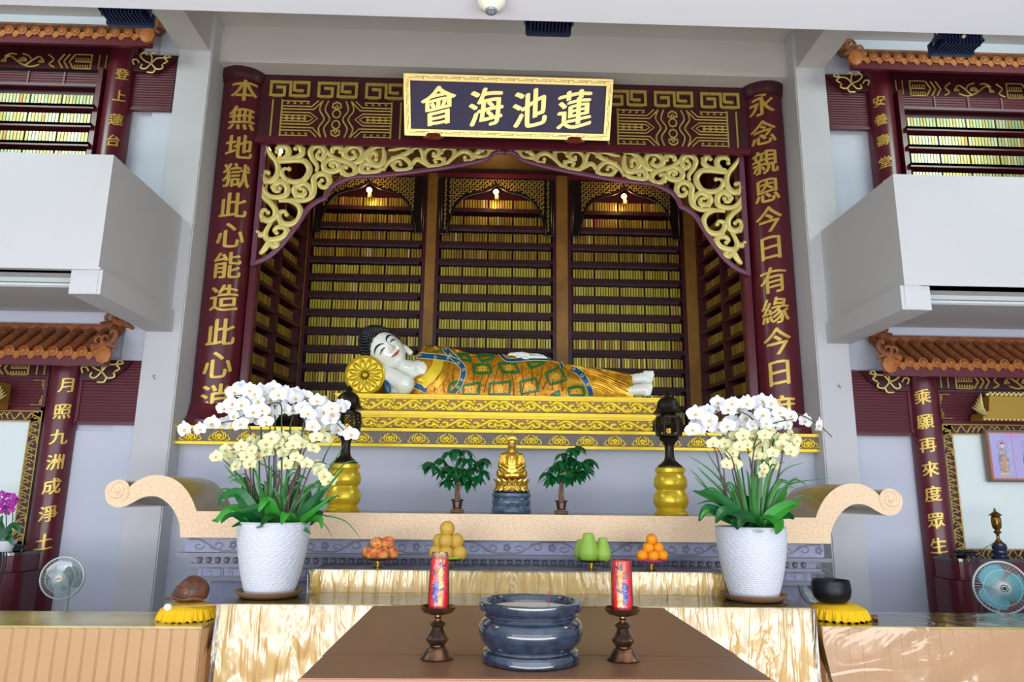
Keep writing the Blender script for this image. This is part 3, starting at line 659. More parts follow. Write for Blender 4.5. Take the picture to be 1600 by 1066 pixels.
# ---------------------------------------------------------------- ledge with lotus ornaments
c=thing('carved_ledge','long grey ledge framed in gold with a row of gold lotus ornaments under the niche','ledge',(CX,7.0,2.09))
x0,x1=-2.98,3.215
MB().box(x0+.02,x1-.02,6.90,7.02,2.10,2.255).build('ledge_panel',GREYP,c)
b=MB(); b.rbox(x0,x1,6.87,7.0,2.235,2.264,.008); b.rbox(x0,x1,6.87,7.0,2.092,2.118,.008); b.rbox(x0,x0+.03,6.87,7.0,2.092,2.264,.008); b.rbox(x1-.03,x1,6.87,7.0,2.092,2.264,.008); b.build('gold_frame',TGOLD if 0 else YGOLD,c)
def lotus_mesh():
    b=MB(); f=(0,1,0); P=lambda x,z:(x,0,z)
    for s in (-1,1):
        for pl,r in (([(0,0),(.035*s,.02),(.03*s,.07),(.01*s,.085)],.006),([(.03*s,.0),(.06*s,.03),(.05*s,.07),(.03*s,.06)],.006),([(.02*s,.0),(.07*s,.0),(.095*s,.005),(.1*s,.015),(.09*s,.018)],.006),([(.045*s,.05),(.08*s,.045),(.09*s,.02)],.005)):
            b.tube(smooth_pts([P(*p) for p in pl],4),r,6,flat=f)
    for k in range(5):
        a=PI*(k+1)/6; b.sph((.022*math.cos(a),-.004,.028+.024*math.sin(a)),.014,8,5,sc=(.8,.5,1.1))
    b.sph((0,-.006,.022),.02,8,6,sc=(1,.5,1)); b.tube([P(-.06,0),P(.06,0)],.006,6,flat=f)
    o=b.build('lotus_ornament',YGOLD,smooth=60); me=o.data; bpy.data.objects.remove(o); return me
LM=lotus_mesh()
for i in range(23): shared('lotus_ornament',LM,c,(-2.79+i*.2655,6.893,2.132))
# ---------------------------------------------------------------- gilt platform under the reclining statue
PX=.09
c=thing('gilt_platform','bright yellow gold two-tier platform with scroll friezes under the reclining statue','platform',(PX,7.5,ZL))
TAUPE=mat('taupe_ground',(150,116,78),.5)
def molding(b,hw,yf,yb,z0,z1,steps):
    h=(z1-z0)/len(steps)
    for i,d in enumerate(steps): b.rbox(PX-hw-d,PX+hw+d,yf-d,yb+d,z0+i*h,z0+(i+1)*h+.001,.004)
b=MB(); b.box(PX-1.50,PX+1.50,7.06,8.1,ZL,2.41); b.box(PX-1.56,PX+1.56,7.04,8.12,2.41,2.6); b.build('core',TAUPE,c)
for z0,z1,hw,yf,st,nm in ((2.262,2.278,1.5,7.06,(.02,),'lower_plinth'),(2.385,2.42,1.5,7.06,(.012,.03,.05),'middle_molding'),(2.42,2.455,1.5,7.06,(.045,.03,.02),'upper_tier_foot'),(2.565,2.605,1.56,7.04,(.01,.025,.035),'top_molding')):
    b=MB(); molding(b,hw,yf,8.1,z0,z1,st); b.build(nm,YGOLD,c)
def vine_mesh(L,h):
    b=MB(); f=(0,1,0); P=lambda x,z:(x*L,0,z*h)
    main=smooth_pts([P(-.5,.28),P(-.38,.1),P(-.25,.1),P(-.12,.3),P(0,.5),P(.12,.72),P(.25,.9),P(.38,.88),P(.5,.72)],4); b.tube(main,.0165*h/.1,6,flat=f)
    for s,cx,cz in ((1,-.25,.5),(-1,.25,.5)):
        sp_=[]
        for k in range(15):
            a=k*.42; r=.30*(1-k/15*.85); sp_.append(P(cx+ r*.55*math.cos(a*s+(PI*1.1 if s>0 else PI*.1))*.9,cz+s*0+r*1.25*math.sin(a*s+(PI*1.1 if s>0 else PI*.1))))
        b.tube(sp_,[.0155*h/.1]*10+[.019*h/.1]*5,6,flat=f)
    for x,z in ((-.46,.62),(.46,.38),(-.02,.86),(.02,.12),(-.42,.9),(.42,.1)): b.tube([P(x-.05,z),P(x,z+.05),P(x+.05,z-.03)],.013*h/.1,6,flat=f)
    o=b.build('frieze_scroll',YGOLD,smooth=60); me=o.data; bpy.data.objects.remove(o); return me
V1=vine_mesh(.30,.095)
n=10
for i in range(n): 
    s=1 if i<n/2 else -1
    shared('frieze_scroll',V1,c,(PX-1.5+.3*(i+.5),7.05,2.283),sc=(s,1,1))
V2=vine_mesh(.26,.10)
for i in range(12): shared('frieze_scroll',V2,c,(PX-1.56+.26*(i+.5),7.03,2.459),sc=(1 if i<6 else -1,1,1))
# ================================================================ RECLINING STATUE
from mathutils.bvhtree import BVHTree
ROBE=mat('amber_gold_glaze',(222,158,34),.25,metal=.45,var=.35,vs=34,bump=.25,bs=40,col2=(176,108,20))
LROBE=mat('golden_robe_glaze',(238,186,48),.25,metal=.5,var=.25,vs=10,col2=(170,110,20))
WHITE=mat('white_glazed_porcelain',(232,236,226),.12,spec=.6,coat=.4)
HAIRM=mat('blue_black_glaze',(14,20,26),.3,spec=.6)
GREEN=mat('green_enamel',(6,104,56),.2); BLUE=mat('blue_enamel',(24,84,132),.2,var=.3,vs=40); LIPM=mat('red_enamel',(176,62,34),.3); INK=mat('ink_blue_enamel',(22,38,62),.25)
ZP=2.605; YC=7.42
sr=thing('reclining_statue','large white-faced reclining statue in a green-patched golden robe, head propped on its hand','statue',(.1,YC,ZP))
sil=[(646,560),(652,550),(661,542),(679,538.5),(698,542),(726,549),(764,553),(792,552),(820,554),(855,560),(874,565),(900,571.5),(949,577.5),(984,584.5)]
SX=[(at(x,y,YC).x,at(x,y,YC).z-ZP-.012) for x,y in sil]
def Htop(x):
    for (a,h),(b_,g) in zip(SX,SX[1:]):
        if x<=b_: t=max(0,(x-a)/(b_-a)); return h+(g-h)*t
    return SX[-1][1]
xa,xb=SX[0][0],SX[-1][0]
def robe(u,v,extra=0):
    x=xa+(xb-xa)*u; e=min(1,(u/.045))**.5 if u<.045 else 1
    D=.30-.13*u-.03*math.sin(u*PI); Hh=Htop(x)*(.62+.38*e); D=D*(.5+.5*e)
    a=PI*v; cy=math.copysign(abs(math.cos(a))**.85,math.cos(a)); sz=abs(math.sin(a))**.78
    f=.006*math.sin(u*46+v*9+2*math.sin(v*6))*(1 if u<.68 else 0)
    if u>.62: f+=.011*math.sin(v*34+u*10)*min(1,(u-.62)*6)
    k=1+(f+extra)/.3
    return (x,YC-D*cy*k,ZP+Hh*sz*k)
b=MB(); b.grid(robe,220,60,mfn=lambda u,v:1 if u>.70+.0*v else 0)
n=len(b.v); 
b.add([b.v[j] for j in range(61)],[tuple(range(61))]); b.add([b.v[220*61+j] for j in range(61)],[tuple(range(61))],1)
bvh=BVHTree.FromPolygons(b.v,b.f)
b.build('robe',[ROBE,LROBE],sr,smooth=80)
ORG=Vector((0,0,CZ))
def cast(px,py,off=.004):
    r=Vector(R3@np.array([px-PC[0],py-PC[1],F])).normalized()
    h=bvh.ray_cast(ORG,r)
    if h[0] is None: return None
    nn=h[1]; 
    if nn.dot(r)>0: nn=-nn
    return h[0]+nn*off
def ribbon(b,ps,w,off=.005,mi=0,closed=False):
    pts=smooth_pts([(x,y,0) for x,y in ps],6) if not closed else [Vector((x,y,0)) for x,y in ps]
    if closed:
        o=[]; 
        for i in range(len(pts)):
            p,q=pts[i],pts[(i+1)%len(pts)]; o+=[p.lerp(q,k/6) for k in range(6)]
        pts=o+[o[0]]
    V=[];n=len(pts)
    for i in range(n):
        t=(pts[min(i+1,n-1)]-pts[max(i-1,0)]) if not closed else pts[(i+1)%(n-1)]-pts[(i-1)%(n-1)]
        t=t.normalized(); m=Vector((-t.y,t.x,0)); row=[cast(*(pts[i]+m*(w*k))[:2],off) for k in (-.5,0,.5)]
        V.append(row)
    for i in range(n-1):
        for k in range(2):
            q=[V[i][k],V[i+1][k],V[i+1][k+1],V[i][k+1]]
            if any(p is None for p in q): continue
            if max((q[0]-q[2]).length,(q[1]-q[3]).length)>.2: continue
            b.add(q,[(0,1,2,3)],mi)
c2=lambda l:[(520+x/5.33,500+y/5.33) for x,y in l]; c3=lambda l:[(780+x/5.33,500+y/5.33) for x,y in l]
FLOWG=mat('patch_gold',(226,180,50),.35,metal=.3,var=.2,vs=40)
patches=[c2([(1175,375),(1300,375),(1325,440),(1185,445)]),c3([(-10,367),(130,362),(165,435),(30,440)]),c2([(1090,545),(1225,525),(1215,622),(1085,622)]),c2([(1310,530),(1480,515),(1470,620),(1300,620)]),
 c3([(175,515),(305,490),(325,590),(185,618)]),c3([(385,450),(500,395),(560,500),(425,540)]),c3([(575,570),(690,555),(712,628),(585,628)]),c3([(235,350),(385,350),(350,375),(260,405)]),c3([(430,628),(500,590),(502,628)]),
 c2([(1200,300),(1340,300),(1330,325),(1240,345)]),c2([(1040,292),(1120,290),(1150,345),(1070,335)]),c2([(960,600),(975,535),(1050,510),(1050,600)]),c2([(780,232),(860,212),(910,240),(880,268),(775,275)])]
for i,p in enumerate(patches):
    b=MB(); ribbon(b,p,3.4 if i<12 else 1.4,.010,0,True)
    if b.v: b.build('green_patch_border',GREEN,sr,fixn=False)
    b=MB(); cx_=sum(q[0] for q in p)/len(p); cy_=sum(q[1] for q in p)/len(p)
    if i in (0,1,2,3,4,5,6):
        for k in range(8):
            a=k*PI/4+.3; ribbon(b,[(cx_+1.2*math.cos(a),cy_+1.1*math.sin(a)),(cx_+4*math.cos(a),cy_+3.4*math.sin(a)),(cx_+7*math.cos(a+.1),cy_+5.6*math.sin(a+.1))],2.3,.008)
        if b.v: b.build('patch_flower',FLOWG,sr,fixn=False)
bands=[(c2([(690,298),(800,308),(900,318),(990,335),(1060,372),(1088,430),(1075,500),(1045,560),(1005,600)]),8.5),(c2([(920,235),(960,275),(1000,312),(1045,352)]),9),
 (c3([(0,285),(45,328),(95,342),(200,335),(320,330),(430,338),(500,355),(522,405)]),5.5),(c3([(600,415),(660,440),(712,500),(748,570),(765,632)]),9),(c3([(800,398),(900,418)]),4),(c2([(670,535),(720,560),(780,592)]),9)]
for p,w in bands:
    b=MB(); ribbon(b,p,w,.009); b.build('blue_trim',BLUE,sr,fixn=False)
    b=MB(); pts=smooth_pts([(x,y,0) for x,y in p],8); n=len(pts)
    for sg in (-1,1):
        q=[]
        for i in range(0,n): t=(pts[min(i+1,n-1)]-pts[max(i-1,0)]).normalized(); q.append((pts[i].x-t.y*w*.5*sg,pts[i].y+t.x*w*.5*sg))
        ribbon(b,q[::2],1.1,.013)
    if w>8:
        for i in range(3,n-6,9):
            sg=1 if (i//9)%2 else -1; ribbon(b,[(pts[i].x+2.6*math.cos(a)*(1-a/9),pts[i].y+2.6*sg*math.sin(a)*(1-a/9)) for a in (0,1,2,3,4,5,6)],1.0,.014)
    b.build('gold_trim_line',PGOLD,sr,fixn=False)
for p,w,m in ((c2([(880,335),(865,400),(815,470),(735,540)]),17,YGOLD),(c2([(945,345),(940,420),(900,500),(850,560)]),9,LROBE)):
    b=MB(); ribbon(b,p,w,.012); b.build('collar_band',m,sr,fixn=False)
b=MB()
for p in ([(560,352),(700,375),(850,410),(1075,470)],[(600,378),(760,418),(900,470),(1075,540)],[(660,420),(800,460),(950,530),(1078,600)],[(735,495),(850,520),(950,570),(1010,630)],[(755,535),(850,560),(920,600),(950,630)],[(775,570),(840,590),(885,628)],[(600,362),(800,392),(1070,450)],[(700,400),(760,430),(810,425),(760,405)],[(810,430),(860,455),(900,440),(850,420)],[(640,395),(780,440),(920,500),(1078,570)],[(900,600),(960,610),(1060,628)]):
    q=smooth_pts([(x,y,0) for x,y in c3(p)],6); q=[cast(v.x,v.y,.002) for v in q]; q=[v for v in q if v]
    if len(q)>3: b.tube(q,[.014*(.5+.5*math.sin(PI*i/len(q))) for i in range(len(q))],6)
b.build('drapery_fold',LROBE,sr,smooth=80)
b=MB(); rr=random.Random(2)
for k in range(16):
    x=690+k*13; y0=546+max(0,(k-6))*1.6; pts=[]
    for j in range(5):
        pts.append((x-2*j+4*math.sin(j*1.3+k),y0+j*17))
    q=[cast(px,py,.001) for px,py in pts]; q=[v for v in q if v]
    if len(q)>3: b.tube(smooth_pts(q,4),.005,5)
b.build('robe_crease',mat('brown_crease',(120,74,14),.4,metal=.3),sr,smooth=80)
# chest, neck, arms, hands, feet
hp=lambda u,v,Y:Vector(at(530+u/8.88,510+v/8.88,Y))
b=blob([(hp(1165,650,7.35),.22,(.56,1.0,.70)),(hp(1080,590,7.36),.10,hp(1190,560,7.38),.10),(hp(1050,690,7.34),.12,hp(1130,720,7.34),.12),(hp(860,560,7.33),.085,hp(1060,650,7.30),.125)],.014,16); b.build('chest_and_neck',WHITE,sr,smooth=80)
b=MB()
for (u,v),(u2,v2) in (((905,600),(985,690)),((960,580),(1040,690))):
    b.tube(smooth_pts([hp(u-10,v-40,7.262),hp((u+u2)/2-6,(v+v2)/2,7.235),hp(u2,v2+10,7.262)],6),.006,6)
b.build('neck_crease',WHITE,sr,smooth=80)
b=blob([(hp(560,590,7.24),.06,hp(700,690,7.2),.085),(hp(700,690,7.2),.088,hp(905,790,7.16),.105),(hp(905,800,7.16),.105,hp(900,860,7.18),.085),(hp(900,865,7.18),.08,hp(750,885,7.22),.055),(hp(600,600,7.3),.05,hp(470,530,7.38),.035)]+
  [(hp(540+i*14,575-i*4,7.27),.02,hp(430+i*22,500-i*12,7.34),.014) for i in range(4)],.011,6); b.build('propping_arm',WHITE,sr,smooth=80)
b=MB(); b.tube(smooth_pts([hp(655,770,7.16),hp(665,830,7.13),hp(680,910,7.14)],6),.03,8); b.build('sleeve_cuff',BLUE,sr,smooth=80)
h3=lambda u,v,Y:Vector(at(780+u/5.33,500+v/5.33,Y))
yy=7.36
caps=[(h3(95,300,yy),.035,h3(190,300,yy-.02),.045),(h3(190,300,yy-.02),.045,h3(235,305,yy-.03),.04)]
for i,(u,v) in enumerate(((400,316),(385,306),(365,296),(335,288))): caps.append((h3(225,308-i*6,yy-.05+i*.03),.018,h3(u,v,yy-.06+i*.035),.010))
caps.append((h3(150,310,yy-.05),.018,h3(240,322,yy-.08),.012))
b=blob(caps,.007,4); b.build('resting_hand',WHITE,sr,smooth=80)
caps=[]
for j,(yo,v0,v1) in enumerate(((7.30,560,545),(7.42,500,480))):
    vc=(492 if j else 583); caps.append((h3(1085,vc+10,yo),.060,h3(1190,vc,yo),.066)); caps.append((h3(1212,vc,yo),.078,(.55,.9,1.05)))
    for i in range(5):
        vv=(438+i*22 if j else 540+i*21); uu=1272-abs(i-1)*5+(6 if j else -6)
        caps.append((h3(1215,vv,yo-.03),.022,h3(uu-6,vv,yo-.05),.019)); caps.append((h3(uu,vv,yo-.055),.023-.0012*i))
b=blob(caps,.010,3); b.build('feet',WHITE,sr,smooth=80)
# pillow
pc=Vector(at(569.5,596,7.12)); PR=.198; pc.z=ZP+PR+.003
b=MB(); b.lathe([(PR*.9,0),(PR,.02),(PR,.52),(PR*.9,.54)],n=48); b.v=[(pc.x+x,7.12+z,pc.z+y) for x,y,z in b.v]; b.build('bolster',TGOLD,sr,smooth=True)
b=MB(); b.lathe([(PR*.98,.02),(PR*1.0,-.005),(PR*.93,-.015),(PR*.86,.0),(PR*.84,.012),(0.001,.012)],n=48,caps=False); b.v=[(pc.x+x,7.12+z,pc.z+y) for x,y,z in b.v]; b.build('bolster_rim',TGOLD,sr,smooth=60)
for k in range(12):
    a=2*PI*(k+.5)/12; b=MB(); d=Vector((math.cos(a),0,math.sin(a))); t=Vector((-math.sin(a),0,math.cos(a)))
    def pet(u,v):
        th=2*PI*v; r=.055+.118*u; wd=.034*math.sin(PI*min(1,u*.9+.12))**.6*(.45+.75*u); p=pc+d*r+t*math.cos(th)*wd; return (p.x,7.118-abs(math.sin(th))*.022*math.sin(PI*(u*.9+.05))**.5,p.z)
    b.grid(pet,8,12); b.build('bolster_petal',TGOLD,sr,smooth=80)
b=MB(); b.lathe([(.055,.0),(.055,-.012),(.045,-.018),(.04,-.01),(.03,-.01),(.028,-.02),(.012,-.028),(.001,-.03)],n=24,caps=False); b.v=[(pc.x+x,7.13+z,pc.z+y) for x,y,z in b.v]; b.build('bolster_boss',TGOLD,sr,smooth=60)
# head
HC=Vector(at(600.5,548,7.30)); A_,B_,C_=.175,.262,.19
ax=Vector((.635,0,.773)).normalized(); bx_=Vector((-.773,0,.635)).normalized(); c0=Vector((0,-1,0))
tt=math.radians(16); cx_=(c0*math.cos(tt)+ax*math.sin(tt)).normalized(); ax2=(ax*math.cos(tt)-c0*math.sin(tt)).normalized()
tl=math.radians(8); cx2=(cx_*math.cos(tl)-bx_*math.sin(tl)); bx2=(bx_*math.cos(tl)+cx_*math.sin(tl))
def HW(a,b_,c): return HC+ax2*(a*A_)+bx2*(b_*B_)+cx2*(c*C_)
g=lambda x,s:math.exp(-x*x/(2*s*s))
def relief(a,b_):
    d=.20*g(a,.10)*g(b_+.20,.07)+.12*g(a,.07)*max(0,min(1,(b_+.28)/.1))*max(0,min(1,(.22-b_)/.15))
    d+=.07*g(abs(a)-.16,.06)*g(b_+.25,.04)                       # nostrils
    d+=.035*g(abs(a)-.42,.26)*g(b_-.14,.06)-.055*g(abs(a)-.42,.18)*g(b_-.065,.03)+.06*g(abs(a)-.42,.2)*g(b_-.01,.05)
    d+=.07*g(a,.2)*g(b_+.47,.05)-.03*g(a,.2)*g(b_+.475,.012)+.08*g(a,.22)*g(b_+.74,.10)-.05*g(a,.25)*g(b_+.6,.035)+.05*g(abs(a)-.5,.2)*g(b_+.35,.2)
    return d
def head_pt(th,ph):
    a=math.sin(th)*math.sin(ph); b_=math.cos(th); c=math.sin(th)*math.cos(ph)
    jaw=1-.16*max(0,-b_)**2; a*=jaw; wid=1+.08*g(b_+.35,.3); a*=wid
    if c>0: c+=relief(a,b_)*min(1,c*2)
    return HW(a,b_,c)
b=MB(); b.grid(lambda u,v:head_pt(PI*(.001+.998*u),2*PI*v),150,180); hb=BVHTree.FromPolygons(b.v,b.f); b.build('head',WHITE,sr,smooth=80)
def on_face(a,b_,off=.003):
    o=HW(a,b_,3); h=hb.ray_cast(o,-cx2); return (h[0]+cx2*off) if h[0] is not None else None
def face_strip(name,m,ps,ws,off=.004):
    b=MB(); pts=smooth_pts([(x,y,0) for x,y in ps],6); n=len(pts); V=[]
    for i in range(n):
        f_=i/(n-1)*(len(ws)-1); k=min(int(f_),len(ws)-2); w_=ws[k]+(ws[k+1]-ws[k])*(f_-k)
        V.append([on_face(pts[i].x,pts[i].y+w_*q,off) for q in (-.5,0,.5)])
    for i in range(n-1):
        for k in range(2):
            q=[V[i][k],V[i+1][k],V[i+1][k+1],V[i][k+1]]
            if all(p is not None for p in q): b.add(q,[(0,1,2,3)])
    b.build(name,m,sr,fixn=False)
for s in (-1,1):
    face_strip('eyebrow',INK,[(s*.10,.12),(s*.28,.21),(s*.5,.235),(s*.70,.18),(s*.82,.09)],[.04,.08,.09,.06,.02])
    face_strip('eye',INK,[(s*.20,-.035),(s*.32,-.005),(s*.45,-.01),(s*.58,-.04),(s*.68,-.075)],[.01,.055,.06,.035,.006],.005)
    face_strip('eyelid_line',INK,[(s*.18,-.02),(s*.32,.025),(s*.48,.02),(s*.64,-.03)],[.004,.007,.007,.003],.005)
face_strip('lips',LIPM,[(-.34,-.44),(-.17,-.462),(0,-.475),(.17,-.462),(.34,-.44)],[.02,.085,.10,.085,.02],.005)
b=MB(); p=on_face(0,.34,0); b.sph(p,.010,10,8); b.build('forehead_mark',WHITE,sr,smooth=True)
# hair with rows of curls
def hl(a): return .56-.42*abs(a)**2.2-(.25 if abs(a)>.93 else 0)
b=MB(); 
def hair_pt(u,v):
    th=PI*.62*u; ph=2*PI*v; a=math.sin(th)*math.sin(ph); bb=math.cos(th); c=math.sin(th)*math.cos(ph)
    k=1.07 if not(c>0 and bb<hl(a)) else .96
    return HW(a*k,bb*k*1.0,c*k)
b.grid(hair_pt,60,80); b.build('hair_cap',HAIRM,sr,smooth=80)
b=MB(); rr=random.Random(1); N=620
for i in range(N):
    bb=1-1.5*(i+.5)/N; r=math.sqrt(max(0,1-bb*bb)); ph=i*2.39996
    a=r*math.sin(ph); c=r*math.cos(ph)
    if c>0 and bb<hl(a)-.0: continue
    if bb<-.35 : continue
    p=HW(a*1.06,bb*1.06,c*1.06); q=HW(a*1.2,bb*1.2,c*1.2); b.tube([p,p.lerp(q,.55),q],[.0165,.014,.003],6)
b.build('hair_curls',HAIRM,sr,smooth=80)['kind']='stuff'
b=blob([(HW(.96,-.2,-.1),.02,HW(1.0,-.5,0),.028),(HW(1.0,-.5,0),.03,HW(.98,-.76,.05),.034),(HW(.92,-.1,-.15),.03,HW(1.0,-.2,-.2),.02)],.007,4); b.build('ear',WHITE,sr,smooth=80)
b=blob([(HW(-.98,-.0,-.1),.02,HW(-1.05,-.3,.1),.026),(HW(-1.05,-.3,.1),.026,HW(-1.0,-.62,.25),.032)],.007,4); b.build('ear',WHITE,sr,smooth=80)
# ================================================================ ALTAR
STONE=mat('speckled_cream_stone',(250,228,200),.65,var=.22,vs=140,bump=.3,bs=200,col2=(226,186,142))
POL=mat('polished_brown_stone',(168,142,84),.18,var=.2,vs=60)
CARV=mat('blue_grey_carved_stone',(150,156,184),.5,var=.12,vs=30); CARVD=mat('grey_molding_stone',(126,124,140),.35)
ACX=.16
def lp(u,v): p=at(150+u/8,720+v/8,5.6); return (p.x-.0,p.z)
left=[(1258,618),(1230,540),(1185,440),(1120,340),(1030,255),(930,200),(830,175),(740,170),(650,185),(570,215),(490,260),(430,310),(400,335)]
roll=[]
rc=lp(262,400); 
outer=[(385,300),(340,255),(270,235),(195,255),(135,310),(112,380),(122,470),(170,535),(240,570),(310,575)]
inner=[(380,555),(460,515),(540,470),(620,440),(700,432),(780,445),(850,485),(920,545),(980,630),(1020,710),(1045,800),(1055,945)]
c=thing('altar_slab','long cream speckled stone altar top with scroll-ended wings','altar',(ACX,5.98,1.32))
half=[lp(*p) for p in left]+[lp(*p) for p in outer]+[lp(*p) for p in inner]
ZS=1.515; ZB=1.325
half=[(x,z-.006) for x,z in half]; half[0]=(half[0][0],ZS); half[-1]=(half[-1][0],ZB)
L_=smooth_pts([(x,0,z) for x,z in half[:13]],3)+smooth_pts([(x,0,z) for x,z in half[13:23]],3)+smooth_pts([(x,0,z) for x,z in half[23:]],3)
L2=[(p.x,p.z) for p in L_]; ctr=.165
poly=L2+[(2*ctr-x,z) for x,z in L2[::-1]]
bm=bmesh.new(); fr_=[bm.verts.new((x,5.6,z)) for x,z in poly]; bk=[bm.verts.new((x,6.36,z)) for x,z in poly]; n=len(poly)
fa=bm.faces.new(fr_); fb=bm.faces.new(bk[::-1]); sides=[bm.faces.new((fr_[i],bk[i],bk[(i+1)%n],fr_[(i+1)%n])) for i in range(n)]
for f in sides: f.material_index=1
fill_poly(bm,fa,fb,poly,fr_,bk); bmesh.ops.recalc_face_normals(bm,faces=bm.faces[:])
me=bpy.data.meshes.new('slab'); bm.to_mesh(me); bm.free(); me.materials.append(STONE); me.materials.append(POL)
for v in me.vertices: v.co-=Vector((ACX,5.98,1.32))
o=bpy.data.objects.new('slab',me); COL.objects.link(o); o.parent=c
me.polygons.foreach_set('use_smooth',[True]*len(me.polygons)); me.set_sharp_from_angle(angle=math.radians(40))
for s in (-1,1):
    q=lp(270,362); cx_=q[0] if s<0 else 2*ctr-q[0]; cz_=q[1]-.006
    b=MB(); pts=[];rs=[]
    for k in range(46):
        a=k*.24; r=.085*(1-k/52); pts.append((cx_+s*-1*r*math.cos(a+2.2)*-1,5.598,cz_+r*math.sin(a+2.2)*-1)); rs.append(.014)
    b.tube(pts,rs,8,flat=(0,1,0)); b.sph((cx_,5.6,cz_),.024,10,8,sc=(1,.6,1)); b.build('scroll_eye',STONE,c,smooth=60)
# altar body
c=thing('stone_altar','blue-grey carved stone altar body with bead row under the cream slab','altar',(ACX,5.98,0))
w0=2.43
def ring(nm,hw,yf,z0,z1,m=CARV,r=.006): b=MB(); b.rbox(ACX-hw,ACX+hw,yf,6.33,z0,z1,r); return b.build(nm,m,c)
ring('carved_band',w0-.02,5.66,1.215,1.325); ring('cornice',w0+.03,5.62,1.186,1.214,CARVD,.01); ring('bead_course',w0-.08,5.69,1.135,1.186)
ring('lower_cornice',w0-.05,5.66,1.11,1.135,CARVD,.008); ring('key_band',w0-.12,5.70,1.035,1.11); ring('foot_cornice',w0-.13,5.68,1.01,1.035,CARVD,.008); ring('plinth',w0-.2,5.76,0,1.01)
b=MB(); nb=int(2*(w0-.1)/.066); b.sph((0,0,0),.023,12,8); o=b.build('stone_bead',CARVD,smooth=True); me_=o.data; bpy.data.objects.remove(o)
for i in range(nb): shared('stone_bead',me_,c,(ACX-w0+.13+i*.066,5.69,1.16))
b=MB(); f=(0,1,0); P=lambda x,z:(x,5.657,z)
n=14; L=2*(w0-.05)/n
for i in range(n):
    x=ACX-w0+.05+i*L; s=1 if i%2==0 else -1; h=.11; Z=lambda v:1.215+h*(v if s>0 else 1-v)
    b.tube(smooth_pts([P(x,Z(.85)),P(x+L*.2,Z(.85)),P(x+L*.45,Z(.5)),P(x+L*.7,Z(.15)),P(x+L,Z(.15))],5),.0055,6,flat=f)
    sp_=[P(x+L*.62+L*.17*(1-k/16)*math.cos(k*.5+3.4),1.27+s*0+ .036*(1-k/16)*math.sin(k*.5+3.4)*s) for k in range(14)]; b.tube(sp_,.005,6,flat=f)
    sp_=[P(x+L*.22+L*.12*(1-k/16)*math.cos(k*.5),1.262+ .026*(1-k/16)*math.sin(k*.5)*-s) for k in range(12)]; b.tube(sp_,.0045,6,flat=f)
    for k in range(5): a=2*PI*k/5; b.sph((x+L*.96+.02*math.cos(a),5.657,1.27+.02*math.sin(a)),.012,6,4,sc=(1,.4,1))
b.build('carved_scrolls',CARVD,c,smooth=60)
for i in range(30):
    b=MB(); x=ACX-w0+.15+i*.157
    for pl in ([(.0,1),(.0,.0),(.07,.0),(.07,.6),(.035,.6)],[(.07,0),(.14,0),(.14,1),(.035,1)]):
        b.tube([(x+u,5.697,1.045+.055*v) for u,v in pl],.004,4,flat=f)
    b.build('key_fret',CARV,c)
# lanterns on gold pedestals
BRZ=mat('dark_bronze',(52,44,38),.38,metal=.7,var=.2,vs=20); 
def lantern(x,yy,side,zb):
    Y=5.93
    tag_=MB().lathe([(.135,0),(.137,.012),(.125,.03),(.115,.035),(.118,.042),(.112,.05),(.118,.058),(.138,.085),(.142,.12),(.135,.16),(.115,.185),(.112,.195),(.118,.205),(.132,.225),(.136,.26),(.128,.295),(.105,.325),(.108,.332),(.12,.338),(.122,.365),(.112,.374),(0.001,.374)],(x,Y,ZS+.001),40).build('gold_pedestal',TGOLD,smooth=True)
    tag(tag_,'round satin gold pedestal under the %s bronze lantern'%side,'pedestal')
    z0=ZS+.376; c=thing('bronze_lantern','dark bronze temple lantern with pierced panels, %s of the altar'%side,'lantern',(x,Y,z0))
    MB().lathe([(.10,0),(.10,.012),(.07,.035),(.045,.06),(.038,.09),(.036,.13),(.038,.17),(.05,.20),(.08,.225),(.085,.235),(.07,.245)],(x,Y,z0),24).build('foot',BRZ,c,smooth=True)
    b=MB(); b.lathe([(.07,.245),(.10,.25),(.10,.265)],(x,Y,z0),6); b.lathe([(.10,.40),(.10,.415),(.06,.425)],(x,Y,z0),6)
    for k in range(6):
        a=k*PI/3; b.tube([(x+.098*math.cos(a),Y+.098*math.sin(a),z0+.26),(x+.108*math.cos(a),Y+.108*math.sin(a),z0+.33),(x+.098*math.cos(a),Y+.098*math.sin(a),z0+.405)],.011,6)
    b.build('cage_frame',BRZ,c,smooth=40)
    for k in range(6):
        a0=k*PI/3; a1=a0+PI/3; p0=Vector((x+.1*math.cos(a0),Y+.1*math.sin(a0),z0+.265)); p1=Vector((x+.1*math.cos(a1),Y+.1*math.sin(a1),z0+.265)); b=MB()
        for i in range(4):
            for j in range(5):
                cc=p0.lerp(p1,(i+.5+.0)/4)+Vector((0,0,.135*(j+.5)/5)); ex_=(p1-p0).normalized()
                b.tube([cc+ex_*.013*math.cos(t)+Vector((0,0,.0145*math.sin(t))) for t in [q*PI/3 for q in range(7)]],.003,4)
        b.build('pierced_panel',BRZ,c)
    MB().lathe([(.06,.425),(.065,.435),(.11,.437),(.135,.437),(.118,.452),(.098,.475),(.092,.50),(.085,.535),(.065,.56),(.04,.575),(.022,.582),(.02,.59),(.03,.60),(.022,.61),(.012,.622),(.001,.635)],(x,Y,z0),24).build('roof',BRZ,c,smooth=True)
    MB().sph((x,Y,z0+.30),.02,10,8).build('lamp_bulb',emis('lantern_bulb_'+side,(255,190,60),1.6),c,smooth=True)
lantern(-1.155,0,'left',0); lantern(1.472,0,'right',0)
